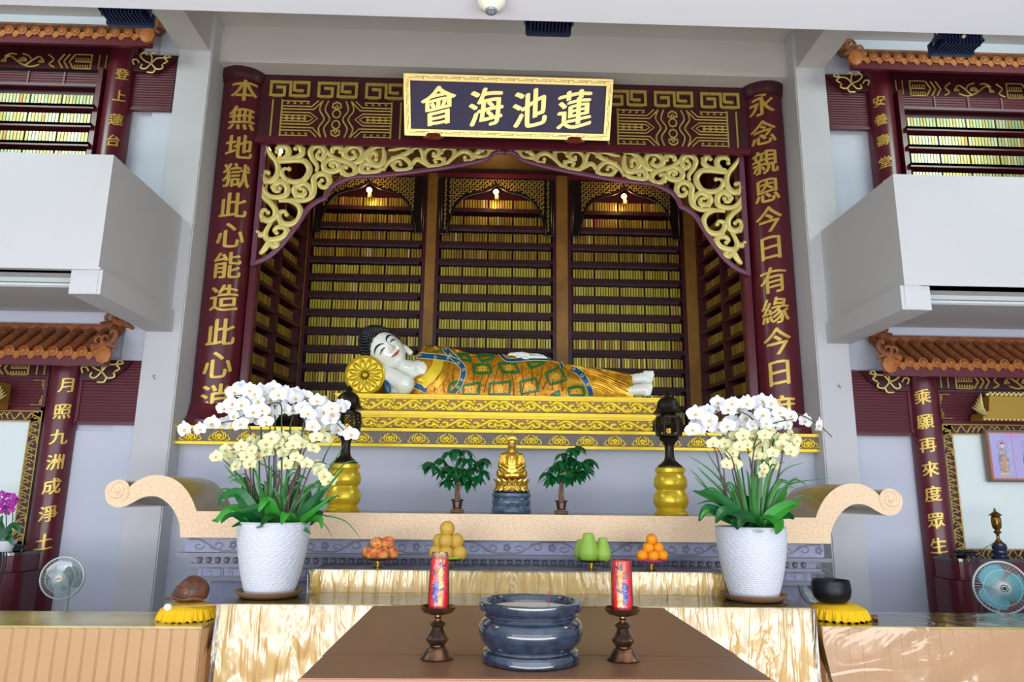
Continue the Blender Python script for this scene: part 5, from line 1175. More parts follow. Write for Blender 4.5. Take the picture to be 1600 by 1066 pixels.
def orchid_pot(cx,cy,lab,whites,yellows,leaves,blades,spikes,zb):
    c=thing('potted_orchids',lab,'potted plant',(cx,cy,zb)); rr=random.Random(int(cx*100))
    MB().lathe([(.165,0),(.175,.004),(.205,.03),(.21,.04),(.20,.04),(.17,.014),(.001,.012)],(cx,cy,zb),48,caps=False).build('saucer',BSAU,c,smooth=True)
    H=.452
    def wall(u,v):
        a=2*PI*u; z=.016+(H-.016)*v; r=.142+.078*math.sin(v*PI*.5)**.85
        row=v*34; rowi=math.floor(row); fz=row-rowi; off=(rowi%2)*.5+.23*math.sin(rowi*1.3); t=(u*26+off+.10*math.sin(a*3+rowi))%1
        d=.0055*(math.sin(PI*t)**.5)*(.3+.7*(1-fz))*(1 if v<.965 else 0); r+=d
        return (cx+r*math.cos(a),cy+r*math.sin(a),zb+z)
    MB().grid(wall,26*7,34*4).build('pot',WPOT,c,smooth=80)
    MB().lathe([(.222,H-.008),(.226,H),(.22,H+.004),(.208,H+.002),(.205,H-.03),(.001,H-.028)],(cx,cy,zb),48,caps=False).build('pot_rim',WPOT,c,smooth=True)
    MB().lathe([(.207,H-.022),(.1,H-.015),(.001,H-.012)],(cx,cy,zb),30,caps=False,fn=lambda a,z:1).build('bark_mulch',SOIL,c,smooth=True)
    zt=zb+H-.01
    A=lambda px,py,dy: at(px,py,cy+dy)
    for i,(pts,w,dy,fr) in enumerate(leaves):
        P=[A(px,py,dy*(k/(len(pts)-1))+(-.05 if dy<0 else .05)) for k,(px,py) in enumerate(pts)]
        strip('broad_leaf',LEAFB if fr else LEAFG,P,w*.00475*(.82 if w>20 else 1),c,(0,-.75,.6))
    pc_=420 if cx<0 else 1178; extra=[]
    for k in range(22):
        a=rr.uniform(-1,1); h_=rr.uniform(60,125)*(1-.35*abs(a)); x0_=pc_+a*28; extra.append(([(x0_,820),(x0_+a*18,820-h_*.5),(x0_+a*45,820-h_*.85),(x0_+a*72,820-h_*(.95-.25*abs(a)))],rr.uniform(3,5.5),rr.uniform(-.14,.14)))
    for pts,w,dy in list(blades)+extra:
        P=[A(px,py,dy*(k/(len(pts)-1))) for k,(px,py) in enumerate(pts)]
        strip('grass_blade',GRASSM,P,w*.00475,c,(0,-1,.2),.5)
    for pts,dy,m in spikes:
        P=smooth_pts([A(px,py,dy*(k/(len(pts)-1))**1.2) for k,(px,py) in enumerate(pts)],5); n=len(P)
        b=MB(); b.tube(P,[.0062-.003*i/n for i in range(n)],6); b.build('flower_spike',SPIKE if m else CSTK,c,smooth=80)
    whites=list(whites)+[(x+rr.uniform(-9,9),y+rr.uniform(-7,9),rr.uniform(-.05,.12)) for x,y in whites if rr.random()<.28]
    yellows=list(yellows)+[(x+rr.uniform(-8,8),y+rr.uniform(-8,8),rr.uniform(-.1,.12)) for x,y in yellows if rr.random()<.45]
    for lst,ms,sz in ((whites,FW,.060),(yellows,FY,.052)):
        for i,q in enumerate(lst):
            px,py=q[0],q[1]; dy=q[2] if len(q)>2 else ((i*37)%11/11-.5)*.34-.04
            s=sz*rr.uniform(.88,1.08)*(1+dy*.2); shared('flower',ms[i%len(ms)],c,A(px,py,dy),(rr.uniform(-.25,.25),rr.uniform(-.25,.25),rr.uniform(-.55,.55)+ (px-(420 if cx<0 else 1178))*.004),(s,s,s))
    return c
u1=lambda l:[(300+a/8.885,590+b/8.885) for a,b in l]; u2=lambda l:[(440+a/8.885,590+b/8.885) for a,b in l]; u3=lambda l:[(330+a/6.27,680+b/6.27) for a,b in l]; u4=lambda l:[(1060+a/6.6625,600+b/6.6625) for a,b in l]
LW=u1([(120,715),(285,640),(450,640),(680,650),(590,205),(690,150),(805,180),(450,430),(640,440),(925,325),(1015,260),(1200,240),(1310,230),(1100,310),(850,480),(740,550),(1095,510),(1030,610),(1280,440),(1210,420),(700,380),(870,570),(980,450),(590,530),(1410,460),(-95,720),(560,370),(760,330),(880,220),(1130,160),(1400,640)][:30])+u2([(325,265),(495,320),(575,370),(690,430),(800,420),(190,290),(365,500),(300,430),(430,580),(440,680),(520,630),(630,640),(670,580),(775,720),(960,790),(590,480),(420,420),(700,520)])
LY=u3([(50,210),(145,145),(220,175),(295,110),(390,60),(510,45),(590,30),(575,155),(475,215),(380,280),(260,275),(400,150),(660,80),(720,150),(800,100),(890,95),(780,180),(835,220),(730,290),(860,290),(935,280),(1040,310),(1110,400),(1000,130),(1130,40),(1030,20),(700,10),(830,0),(350,210),(1150,450),(445,130),(540,90)])
RW=u4([(150,475),(205,470),(200,370),(325,380),(300,450),(350,420),(180,310),(300,280),(420,240),(515,270),(630,260),(710,200),(780,210),(890,240),(960,200),(980,260),(430,470),(510,440),(640,440),(590,400),(765,435),(810,400),(910,410),(1020,400),(1080,420),(870,320),(1165,335),(1315,385),(1455,430),(700,350),(950,350),(1050,300),(870,180),(560,210),(250,340),(740,380)])
RY=u4([(360,620),(480,620),(585,540),(670,530),(800,520),(935,550),(715,630),(850,650),(970,610),(1080,640),(1040,570),(1165,700),(1200,630),(1160,520),(640,650),(560,720),(600,800),(500,840),(850,740),(870,800),(890,880),(990,840),(980,720),(1230,590),(520,650),(900,530),(1110,580)])
LL=[([(420,822),(395,800),(372,772),(350,778),(343,790)],24,-.12,0),([(400,822),(385,805),(362,795),(338,815),(333,812)],14,-.15,1),([(400,824),(380,812),(360,806),(345,818)],14,-.2,0),([(410,822),(405,800),(412,778),(414,760)],26,.05,0),([(430,824),(425,808),(408,796),(372,800)],30,-.1,0),([(430,826),(425,800),(416,782),(404,800)],22,-.2,1),([(440,826),(448,800),(455,780)],34,.1,0),([(420,822),(412,824),(407,826),(404,822)],18,-.24,0),([(450,824),(436,815),(420,810),(408,822)],24,-.25,0),([(458,824),(454,812),(448,802),(440,820)],20,-.25,1),([(462,822),(480,800),(495,780),(505,765)],26,-.05,0),([(455,820),(470,800),(490,785),(500,795)],20,.1,0),([(460,822),(475,812),(490,800),(520,775)],14,-.1,1),([(470,822),(485,812),(500,812),(503,826)],12,-.12,1),([(440,822),(455,790),(460,765),(462,752)],30,.15,0),([(400,820),(392,790),(385,765),(382,745)],22,.12,0),([(425,820),(432,795),(430,775)],26,.12,0),([(470,820),(478,790),(482,760)],24,.15,0),([(475,822),(490,808),(505,800)],20,.08,0),([(395,822),(380,818),(362,824)],10,-.15,0),([(440,822),(430,806),(420,790),(408,785)],22,0,0)]
LB=[([(405,822),(395,770),(365,735),(346,715)],4,.05),([(400,820),(385,765),(362,740),(350,726)],4,-.05),([(410,822),(400,790),(382,760),(352,744)],3,0),([(430,820),(440,760),(425,735),(402,722)],4,.05),([(440,822),(437,780),(420,755)],5,-.1),([(447,820),(445,770),(450,735)],6,.0),([(460,820),(480,770),(510,740),(538,694)],5,.05),([(465,820),(490,790),(520,752),(538,731)],5,-.1),([(465,820),(500,780),(525,738),(545,722),(562,723)],3,.0),([(470,820),(500,790),(525,776),(530,777)],4,-.05),([(460,822),(480,800),(500,785),(517,781)],6,-.12),([(450,822),(475,800),(500,790),(518,782)],5,-.15),([(455,822),(470,806),(500,805),(540,815),(565,845)],3,-.15),([(465,822),(480,815),(505,818),(522,845)],2.4,-.15),([(410,822),(395,800),(370,792),(338,795)],5,-.18),([(425,822),(415,800),(400,770),(395,740)],5,.08),([(437,822),(430,790),(412,760),(400,756)],5,.1),([(447,822),(460,780),(475,740),(480,720)],3,.1),([(470,822),(478,828),(486,835)],6,-.2),([(420,822),(415,770),(428,740),(440,736)],4,.1),([(475,820),(500,760),(505,720),(520,690)],4,.12)]
LS=[([(400,822),(396,760),(395,700),(385,660),(350,660),(318,672),(290,676)],-.1,0),([(410,822),(405,740),(408,670),(398,625),(370,612)],.1,0),([(420,822),(420,740),(422,670),(415,640),(395,620),(365,618)],-.1,0),([(430,822),(428,730),(430,660),(430,625),(450,615)],.1,0),([(440,822),(440,740),(440,660),(436,630),(400,640),(370,655)],-.2,0),([(450,822),(450,740),(455,660),(475,625),(500,628),(530,640)],.1,0),([(460,822),(468,740),(475,660),(500,640),(530,665),(548,685)],-.1,0),([(440,822),(448,740),(462,690),(490,650)],.15,0),
([(405,820),(385,745),(383,725),(370,712)],-.12,1),([(395,820),(392,750),(385,705),(360,703)],-.2,1),([(415,820),(418,760),(412,715),(395,695)],-.1,1),([(435,820),(432,760),(430,705),(420,690)],-.05,1),([(448,820),(455,760),(470,720),(465,700)],-.2,1),([(440,820),(465,740),(478,700),(500,690)],-.1,1),([(445,820),(470,770),(490,725),(510,725)],-.15,1),([(425,820),(436,750),(440,700),(455,692)],.1,1)]
mirx=lambda L,d,x0=424,x1=1180: [tuple([[(x1-(px-x0),py+d) for px,py in e[0]]]+list(e[1:])) for e in L]
CLX=at(421,925,4.835).x; CRX=at(1178,925,4.835).x
orchid_pot(CLX,4.835,'left white woven pot of arching white and cream-yellow orchids',LW,LY,LL,LB,LS,1.018)
RB=[([(1165,820),(1140,770),(1110,735),(1075,712)],4,.05),([(1160,820),(1135,775),(1105,745),(1090,730)],5,0),([(1160,820),(1120,780),(1090,745),(1077,733)],3,-.1),([(1165,820),(1130,785),(1100,760),(1085,745)],3,.1),([(1150,822),(1135,790),(1105,775),(1082,767)],14,-.1),([(1160,820),(1145,780),(1125,740),(1102,703)],4,.1),([(1190,820),(1205,770),(1225,735),(1257,723)],3,0),([(1195,820),(1215,780),(1235,755),(1245,745)],4,.1),([(1195,820),(1225,770),(1240,755),(1300,747)],3,.12),([(1180,822),(1178,780),(1172,740)],7,-.1),([(1170,822),(1160,770),(1150,725)],6,-.1),([(1185,822),(1195,770),(1215,720)],5,0),([(1207,820),(1210,830),(1209,835)],5,-.22),([(1190,820),(1200,760),(1210,730),(1226,722)],4,.1),([(1175,820),(1150,760),(1140,710)],3,.1)]
RL=[([(1175,824),(1150,800),(1120,775),(1094,768)],24,-.1,0),([(1150,822),(1130,805),(1105,795),(1092,815)],18,-.15,0),([(1155,822),(1130,812),(1105,800),(1094,812)],10,-.2,1),([(1165,824),(1150,805),(1130,800),(1118,818)],20,-.2,0),([(1180,824),(1175,800),(1160,780),(1140,785)],28,0,0),([(1195,824),(1175,812),(1160,812),(1155,825)],26,-.25,0),([(1185,820),(1180,826),(1185,832),(1195,830)],24,-.26,0),([(1195,824),(1210,805),(1235,790),(1250,790)],26,-.1,1),([(1190,820),(1200,800),(1222,770),(1225,765)],20,0,1),([(1195,820),(1215,805),(1232,808),(1240,812)],20,-.1,0),([(1205,820),(1212,812),(1216,824),(1212,835)],22,-.24,1),([(1180,822),(1200,812),(1210,818)],26,-.22,1),([(1165,820),(1150,790),(1145,765)],22,.1,0),([(1185,820),(1195,795),(1200,780)],36,.1,0),([(1170,822),(1160,810),(1150,818),(1152,828)],20,-.22,0),([(1200,822),(1215,800),(1230,800)],16,.1,0),([(1175,820),(1185,790),(1180,770)],26,.1,0)]
RS=[([(1160,820),(1130,760),(1118,705),(1100,675),(1080,670)],-.1,1),([(1165,820),(1150,740),(1130,700),(1130,650),(1100,640)],.1,0),([(1170,820),(1160,740),(1150,680),(1160,640),(1200,625)],.1,0),([(1185,820),(1190,740),(1190,680),(1170,650),(1140,640)],-.1,0),([(1190,820),(1200,740),(1210,680),(1215,640),(1250,648),(1280,665),(1300,683)],.05,0),([(1175,820),(1175,740),(1180,690),(1200,665),(1240,655)],-.15,0),
([(1150,820),(1135,770),(1128,715),(1115,695)],-.15,1),([(1168,820),(1155,770),(1145,720),(1135,705)],-.15,1),([(1180,820),(1175,760),(1178,705),(1190,690)],-.2,1),([(1195,820),(1215,750),(1225,700),(1235,690)],-.1,1),([(1205,820),(1212,760),(1222,715),(1220,700)],.1,1),([(1185,820),(1178,760),(1168,700),(1160,690)],0,1)]
orchid_pot(CRX,4.835,'right white woven pot of arching white and cream-yellow orchids',RW,RY,RL,RB,RS,1.018)
# ---------------------------------------------------------------- wooden fish, bowl, cushions
CROC=mat('yellow_crochet',(246,196,10),.8,bump=.8,bs=160); FISH=mat('carved_brown_wood',(112,70,48),.4,var=.3,vs=18,col2=(76,46,34),bump=.2)
def cushion(cx,cy,z,lab,r=.175):
    c=thing('cushion',lab,'cushion',(cx,cy,z))
    def top(u,v):
        a=2*PI*u; rr_=r*.86*v; h=.036*(1-v**3)+.063
        rip=.0018*math.sin(a*40)*math.sin(v*60); return (cx+rr_*math.cos(a),cy+rr_*math.sin(a),z+.002+h+rip)
    MB().grid(top,120,30).build('crochet_top',CROC,c,smooth=80)
    def fr(u,v):
        a=2*PI*u; w=math.sin(a*26+math.sin(a*7)*1.5)*.010*(1-v)+math.sin(a*60)*.002; rr_=r*(.86+.10*math.sin(PI*(1-v)*.5))+w
        hole=.0022*math.sin(a*110)*math.sin(v*26); return (cx+(rr_+hole)*math.cos(a),cy+(rr_+hole)*math.sin(a),z+.003+.064*v+.006*(1-v)*math.sin(a*26+1))
    MB().grid(fr,420,12).build('crochet_frill',CROC,c,smooth=80)
fp=at(289,962,4.66); cushion(fp.x,4.70,.902,'yellow crocheted round cushion under the brown wooden fish')
X,Y_,Z=at(297,928,4.70); Zc=.902+.10+.07
c=thing('wooden_fish','carved brown wooden fish drum on the left yellow cushion','wooden fish',(X,4.70,.99))
def fishp(u,v):
    th=PI*u; ph=2*PI*v; x=math.cos(th); r=math.sin(th)
    prof=(1-.38*max(0,-x)**1.2); r2=r*prof
    xx=x*.110; yy=r2*math.cos(ph)*.10; zz=r2*math.sin(ph)*.092-.03*max(0,-x)**1.5
    q=noise.noise(Vector((xx*40,yy*40,zz*40)))*.004*(1 if zz<.02 else .3)
    if zz<-.045: zz=-.045+(zz+.045)*.3
    return (X+xx+q,4.70+yy*(1+q*5),Zc-.01+zz)
b=MB(); b.grid(fishp,60,60); b.build('body',FISH,c,smooth=80)
b=MB(); 
for k,(dx,dz) in enumerate(((.01,.0),)):
    pts=[(X+dx+ (.006+.0016*i)*math.cos(i*.6),4.70-.1015,Zc-.005+dz+(.006+.0016*i)*math.sin(i*.6)) for i in range(14)]; b.tube(pts,.003,6)
b.tube(smooth_pts([(X-.11,4.62,Zc-.045),(X-.06,4.602,Zc-.035),(X+.0,4.598,Zc-.048),(X+.06,4.602,Zc-.04),(X+.1,4.63,Zc-.05)],6),.008,6)
b.tube(smooth_pts([(X-.05,4.612,Zc+.025),(X-.01,4.605,Zc+.03),(X+.035,4.608,Zc+.02)],6),.005,6)
for i in range(4): b.tube(smooth_pts([(X-.09+.045*i,4.615,Zc-.055),(X-.07+.045*i,4.607,Zc-.03),(X-.05+.045*i,4.612,Zc-.05)],4),.0045,6)
b.build('carving',FISH,c,smooth=80)
q=at(263,948,4.58); c=thing('mallet','wooden mallet with white felt head lying on the left yellow cushion','mallet',(q.x,4.58,.99))
MB().sph((q.x,4.575,.985),.022,16,12,sc=(1.1,1,1)).build('mallet_head',mat('white_felt',(232,228,214),.9),c,smooth=True)
MB().tube([(q.x+.01,4.575,.985),(q.x+.31,4.60,1.0)],.006,8).build('handle',mat('light_wood_handle',(176,140,90),.5),c)
cushion(at(1312,965,4.8).x,4.82,.91,'yellow crocheted round cushion under the black bowl',.19)
bx=at(1300,935,4.80).x; c=thing('singing_bowl','hammered black bronze bowl gong on the right yellow cushion','bowl',(bx,4.80,1.01))
MB().lathe([(.05,0),(.085,.004),(.108,.03),(.118,.07),(.117,.105),(.112,.13),(.114,.137),(.108,.138),(.104,.13),(.11,.1),(.108,.06),(.09,.02),(.001,.012)],(bx,4.80,1.01),56,caps=False).build('bowl',mat('black_hammered_bronze',(30,32,38),.38,metal=.6,bump=.25,bs=80),c,smooth=True)
q=at(1363,972,4.80); c=thing('striker','brown wooden striker stick lying beside the right cushion','striker',(q.x,4.76,.915))
MB().tube([(q.x-.10,4.80,.932),(q.x-.01,4.76,.925)],.014,10).tube([(q.x-.012,4.762,.925),(q.x+.012,4.752,.924)],.019,10).build('handle',mat('reddish_wood',(110,64,44),.4),c,smooth=True)
# ---------------------------------------------------------------- fans
def fan(px,py,Y,r,yaw,lab,bladem,cagem,hubm,zf=0,white_hub=True,tilt=0):
    p=at(px,py,Y); c=thing('standing_fan',lab,'fan',(p.x,p.y+.15,zf)); fw=Vector((math.sin(yaw),-math.cos(yaw),tilt)).normalized(); rt=Vector((math.cos(yaw),math.sin(yaw),0)); up=rt.cross(fw)*-1
    if up.z<0: up=-up
    W=lambda a,b_,d:Vector(p)+rt*a+up*b_+fw*d
    b=MB()
    for rr_,d in ((r,0),(r*.99,.012)): b.tube([W(rr_*math.cos(t),rr_*math.sin(t),d) for t in [2*PI*k/48 for k in range(49)]],.0055,6,caps=False)
    for rr_,d in ((r*.68,.045),(r*.25,.062)): b.tube([W(rr_*math.cos(t),rr_*math.sin(t),d) for t in [2*PI*k/40 for k in range(41)]],.002,5,caps=False)
    for k in range(84):
        t=2*PI*k/84
        b.tube([W(r*.2*math.cos(t),r*.2*math.sin(t),.062),W(r*.65*math.cos(t+.1),r*.65*math.sin(t+.1),.05),W(r*.92*math.cos(t+.16),r*.92*math.sin(t+.16),.028),W(r*math.cos(t+.18),r*math.sin(t+.18),.005)],.0011,3,caps=False)
        if k%2==0: b.tube([W(r*.2*math.cos(t),r*.2*math.sin(t),-.075),W(r*.8*math.cos(t),r*.8*math.sin(t),-.05),W(r*math.cos(t),r*math.sin(t),-.005)],.0011,3,caps=False)
    b.build('cage',cagem,c,smooth=80)
    for k in range(3):
        def bl(u,v,k=k):
            a=2*PI*k/3+ (v-.5)*2.0*(.6+.4*math.sin(PI*u)); rr_=r*(.16+.70*u); return tuple(W(rr_*math.cos(a),rr_*math.sin(a),-.02+(v-.5)*.05))
        MB().grid(bl,8,10).build('blade',bladem,c,smooth=80)
    b=MB(); ring=[(r*.20,.05),(r*.2,.068),(r*.17,.074),(.001,.076)]; vs=[];n=28
    for rr_,d in ring:
        for k in range(n): vs.append(W(rr_*math.cos(2*PI*k/n),rr_*math.sin(2*PI*k/n),d))
    b.add(vs,[(i*n+k,i*n+(k+1)%n,(i+1)*n+(k+1)%n,(i+1)*n+k) for i in range(3) for k in range(n)]); b.build('hub_cap',hubm,c,smooth=True)
    if not white_hub:
        b=MB()
        for k in range(14): t=2*PI*k/14; b.tube([W(r*.10*math.cos(t),r*.10*math.sin(t),.077),W(r*.155*math.cos(t),r*.155*math.sin(t),.077)],.004,4)
        b.sph(W(0,0,.078),.014,10,6); b.build('hub_slots',mat('hub_dark',(30,50,60),.5),c)
    else:
        b=MB(); b.tube([W(-.02,-.003,.078),W(.02,.006,.078)],.0022,5); b.build('hub_mark',mat('red_mark',(190,50,60),.5),c)
    b=MB(); b.tube([W(0,0,-.16),W(0,0,-.05)],.045,16); b.build('motor',cagem,c,smooth=True)
    q=W(0,0,-.14); MB().tube([q,(q.x,q.y,zf+.03)],.014,10).build('pole',cagem,c,smooth=True); MB().lathe([(.17,0),(.17,.015),(.05,.035),(.02,.04)],(q.x,q.y,zf),28).build('base',cagem,c,smooth=True)
CAGE=mat('pale_green_wire',(190,206,204),.35,metal=.2)
fan(98,903,5.8,.152,.15,'pale standing fan behind the left side table',clear('smoky_blade',(.62,.72,.74,1),.25,.15),CAGE,mat('cream_hub',(214,212,196),.4))
fan(1564,918,5.8,.195,-.30,'large standing fan with teal blades before the right maroon cabinet',mat('teal_blade',(40,160,176),.3),mat('white_wire',(200,214,214),.35),mat('white_hub',(220,226,226),.4),white_hub=False)
fan(1278,917,6.55,.165,-.1,'grey standing fan half hidden behind the altar and black bowl',clear('grey_blade',(.6,.62,.66,1),.2,.2),mat('grey_wire',(150,152,156),.4),mat('grey_hub',(150,150,156),.4))
# ================================================================ LOWER SIDE ALTARS
def side_altar(s,lab):
    x0=-4.135 if s>0 else 4.325; x1=x0-s*2.0; lo,hi=sorted((x0,x1))
    zt,zb=(2.37,1.155)
    c=thing('carved_surround','gold vine carved frame around the white panel, %s side altar'%lab,'frame',(x0,6.86,zb))
    MB().box(lo,hi,6.86,6.9,zb,zt).build('white_panel',mat('pale_glass_panel',(226,238,238),.2),c)
    MB().box(lo,hi,6.83,6.86,zt-.09,zt).box(*sorted((x0,x0-s*.10)),6.83,6.86,zb,zt).box(lo,hi,6.83,6.86,zb,zb+.06).build('frame_board',MAROOND,c)
    b=MB(); f=(0,1,0); y=6.825
    for (xa_,za,xb_,zb_) in ((x0,zt,x1,zt),(x0-s*.1,zt-.09,x1,zt-.09),(x0-s*.1,zb+.06,x0-s*.1,zt-.09),(x0-s*.005,zb,x0-s*.005,zt),(x0,zb+.06,x1,zb+.06)): b.tube([(xa_,y,za),(xb_,y,zb_)],.006,5,flat=f)
    rr=random.Random(4)
    z=zb+.05
    while z<zt-.03:
        k=rr.choice((1,-1)); xm=x0-s*.05
        b.tube(smooth_pts([(xm-.04*k,y,z),(xm+rr.uniform(-.02,.02),y,z+.02),(xm+.04*k,y,z+.04),(xm+rr.uniform(-.02,.02),y,z+.06),(xm-.01*k,y,z+.045)],4),.006,5,flat=f); b.tube(smooth_pts([(xm+.04*k,y,z),(xm+.03*k,y,z+.02),(xm+.045*k,y,z+.035)],4),.005,5,flat=f); z+=.058
    x=x0-s*.1
    while abs(x-x1)>.05:
        k=rr.choice((1,-1))
        for zz in (zt-.045,zb+.03): b.tube(smooth_pts([(x,y,zz-.03*k),(x-s*.025,y,zz+.01*k),(x-s*.05,y,zz+.03*k),(x-s*.07,y,zz)],4),.006,5,flat=f)
        x-=s*.05
    b.build('gold_vine',DGOLD,c,smooth=60)
    d=thing('slatted_panel','maroon slatted panel above the white panel, %s side altar'%lab,'panel',((lo+hi)/2,6.88,2.37)); MB().box(lo,hi,6.85,6.88,2.375,2.70).build('panel_board',SLAT,d)
    MB().box(lo,hi,6.84,6.86,2.375,2.41).box(*sorted((x0,x0-s*.03)),6.84,6.86,2.375,2.7).build('panel_frame',MAROON,d)
    b=MB()
    for zz,q in ((2.66,-1),(2.43,1)):
        for o_ in (0,.035): b.tube([(x0-s*(.03+.10),6.835,zz),(x0-s*(.03+o_*.4),6.835,zz),(x0-s*(.03+o_*.4),6.835,zz+q*(.09-o_))],.005,5,flat=f)
    b.build('corner_key',DGOLD,d)
    # rounded maroon cabinet
    xc=-3.90 if s>0 else 4.04; xo=xc-s*2.2; zc=1.145 if s>0 else 1.165
    d=thing('altar_cabinet','glossy maroon rounded cabinet below the white panel, %s side'%lab,'cabinet',((xc+xo)/2,6.6,0))
    def cab(bb,x_,xx_,y0_,z0_,z1_,r=.12):
        pts=[(x_,6.69)]+[(x_-s*(r-r*math.cos(t)),y0_+r-r*math.sin(t)) for t in [k*PI/12 for k in range(7)]]+[(xx_,y0_),(xx_,6.69)]
        n=len(pts); bb.add([(a,q,z0_) for a,q in pts]+[(a,q,z1_) for a,q in pts],[tuple(range(n)),tuple(range(n,2*n))]+[(i,(i+1)%n,n+(i+1)%n,n+i) for i in range(n)])
    b=MB(); cab(b,xc+s*.02,xo,6.38,0,.98); b.build('cabinet_body',MAROON,d); b=MB(); cab(b,xc,xo,6.36,.985,zc-.025); b.build('drawer_band',MAROON,d); b=MB(); cab(b,xc+s*.01,xo,6.345,zc-.024,zc); b.build('cabinet_top',mat('dark_glass_top',(60,60,56),.08,spec=.8),d)
    return zc
z1_=side_altar(1,'left'); z2_=side_altar(-1,'right')
# gilt finial over left panel, gilt hood at right
def gilt_hood(x0,x1,s,lab,z):
    c=thing('gilt_hood',lab,'ornament',((x0+x1)/2,6.7,z)); lo,hi=sorted((x0,x1))
    MB().prism([(lo,z),(hi,z),(hi,z+.23),(x0-s*.09 if s>0 else hi,z+.23),(x0-s*.05 if s>0 else hi,z+.08),(x0 if s>0 else hi,z+.06)] if s>0 else [(x0,z),(x0+.02,z+.06),(x0+.07,z+.08),(x0+.09,z+.22),(x1,z+.22),(x1,z)],6.62,6.8).build('hood_body',mat('satin_ochre_gold',(176,140,56),.35,metal=.5),c)
    b=MB(); dx=-s
    for k in range(6): ux=.11-.02*k; uz=.05+.026*k; b.tube(smooth_pts([(x0+dx*.04,6.61,z+.04),(x0+s*(ux*.3),6.60,z+.05+uz*.3),(x0+s*ux,6.59,z+.06+uz)],4),[.014,.015,.016,.015,.014,.012,.010,.007,.003],6); b.build('crest',PGOLD,c,smooth=80)
    b=MB(); xx=x0+dx*.1
    while abs(xx-x1)>.06: b.sph((xx,6.66,z+.24),.018,7,5); b.tube(smooth_pts([(xx,6.65,z+.23),(xx+.02,6.64,z+.26),(xx+.045,6.65,z+.24)],4),.007,5); xx+=dx*.045
    xx=x0+dx*.02
    while abs(xx-x1)>.04: b.sph((xx,6.62,z),.013,6,4); xx+=dx*.04
    b.build('crest_row',PGOLD,c,smooth=80)['kind']='stuff'
gilt_hood(4.60,5.6,-1,'gilt hood with leafy crest above the framed picture',2.40)
gilt_hood(-4.44,-5.4,1,'gilt crest ornament above the left white panel, at the picture edge',2.38)
# framed picture (plain standing robed figures)
c=thing('framed_picture','framed print of two standing robed haloed figures on a blue ground','picture',(5.0,6.8,1.82))
x0_,zb_=4.71,1.83; W_,H_=.9,.49
MB().rbox(x0_,x0_+W_,6.78,6.83,zb_,zb_+H_,.006).build('picture_frame',mat('pewter_frame',(120,104,92),.3,metal=.5),c)
MB().rbox(x0_+.02,x0_+W_-.02,6.772,6.79,zb_+.02,zb_+H_-.02,.004).build('frame_lip',mat('copper_lip',(190,130,96),.3,metal=.5),c)
SKY=mat('print_blue',(168,190,232),.3,var=.4,vs=3,col2=(186,160,220)); MB().box(x0_+.035,x0_+W_-.035,6.768,6.775,zb_+.035,zb_+H_-.035).build('print',SKY,c)
MB().box(x0_+.245,x0_+.25,6.765,6.77,zb_+.035,zb_+H_-.035).build('print_divider',mat('salmon_line',(214,150,140),.4),c)
def printfig(x,robe,hair,tag_):
    y=6.764; f=(0,1,0)
    b=MB(); b.prism([(x-.04,zb_+.09),(x-.05,zb_+.2),(x-.032,zb_+.29),(x-.014,zb_+.315),(x+.014,zb_+.315),(x+.032,zb_+.29),(x+.05,zb_+.2),(x+.04,zb_+.09)],y,y+.003); b.build('print_robe',robe,c)
    b=MB(); b.prism([(x-.012,zb_+.1),(x-.018,zb_+.2),(x,zb_+.27),(x+.018,zb_+.2),(x+.012,zb_+.1)],y-.002,y); b.build('print_sash',mat('print_sash'+tag_,(220,150,110) if hair else (210,90,40),.4),c)
    b=MB(); b.sph((x,y,zb_+.335),.017,12,8,sc=(1,.15,1.25)); b.build('print_face',mat('print_skin'+tag_,(232,210,196),.4),c); b=MB(); b.sph((x,y+.001,zb_+.355),.016,12,8,sc=(1,.12,1.0)); b.build('print_hair',mat('print_hair'+tag_,(120,80,50) if hair else (30,40,110),.4),c)
    b=MB(); b.tube([(x+.045*math.cos(t),y,zb_+.34+.045*math.sin(t)) for t in [k*PI/12 for k in range(25)]],.0014,4,flat=f,caps=False); b.build('print_halo',mat('halo_line'+tag_,(210,130,120),.4),c)
    b=MB()
    for k in range(5): b.sph((x-.036+.018*k,y,zb_+.075),.012,8,5,sc=(1,.15,.9))
    b.build('print_lotus',mat('print_lotus'+tag_,(222,216,90) if hair else (240,180,90),.4),c)
printfig(x0_+.145,mat('print_robe_grey',(120,130,150),.4,var=.5,vs=30,col2=(200,190,190)),True,'a'); printfig(x0_+.385,mat('print_robe_plum',(130,66,84),.4),False,'b')
# brass lamp on the right cabinet
q=at(1562,860,6.5); c=thing('brass_lamp','slim brass lantern lamp on a dark blue base on the right cabinet','lamp',(q.x,6.5,z2_))
MB().lathe([(.068,0),(.07,.01),(.06,.025),(.055,.03),(.062,.045),(.06,.062),(.052,.066),(.058,.08),(.06,.1),(.054,.106),(.055,.122),(.03,.124)],(q.x,6.5,z2_+.001),24).build('base',mat('dark_blue_base',(34,42,70),.2),c,smooth=True)
MB().lathe([(.045,.124),(.03,.14),(.014,.16),(.013,.20),(.03,.215),(.032,.225),(.018,.232),(.022,.24),(.036,.26),(.041,.30),(.04,.34),(.034,.355),(.03,.358),(.055,.362),(.05,.37),(.03,.385),(.02,.395),(.008,.40),(.012,.41),(.008,.42),(.001,.43)],(q.x,6.5,z2_+.001),24,fn=lambda a,z:1+(.06*math.cos(6*a) if .245<z<.35 else 0)).build('lamp_body',mat('dark_brass',(150,116,50),.25,metal=.8,var=.4,vs=40),c,smooth=60)
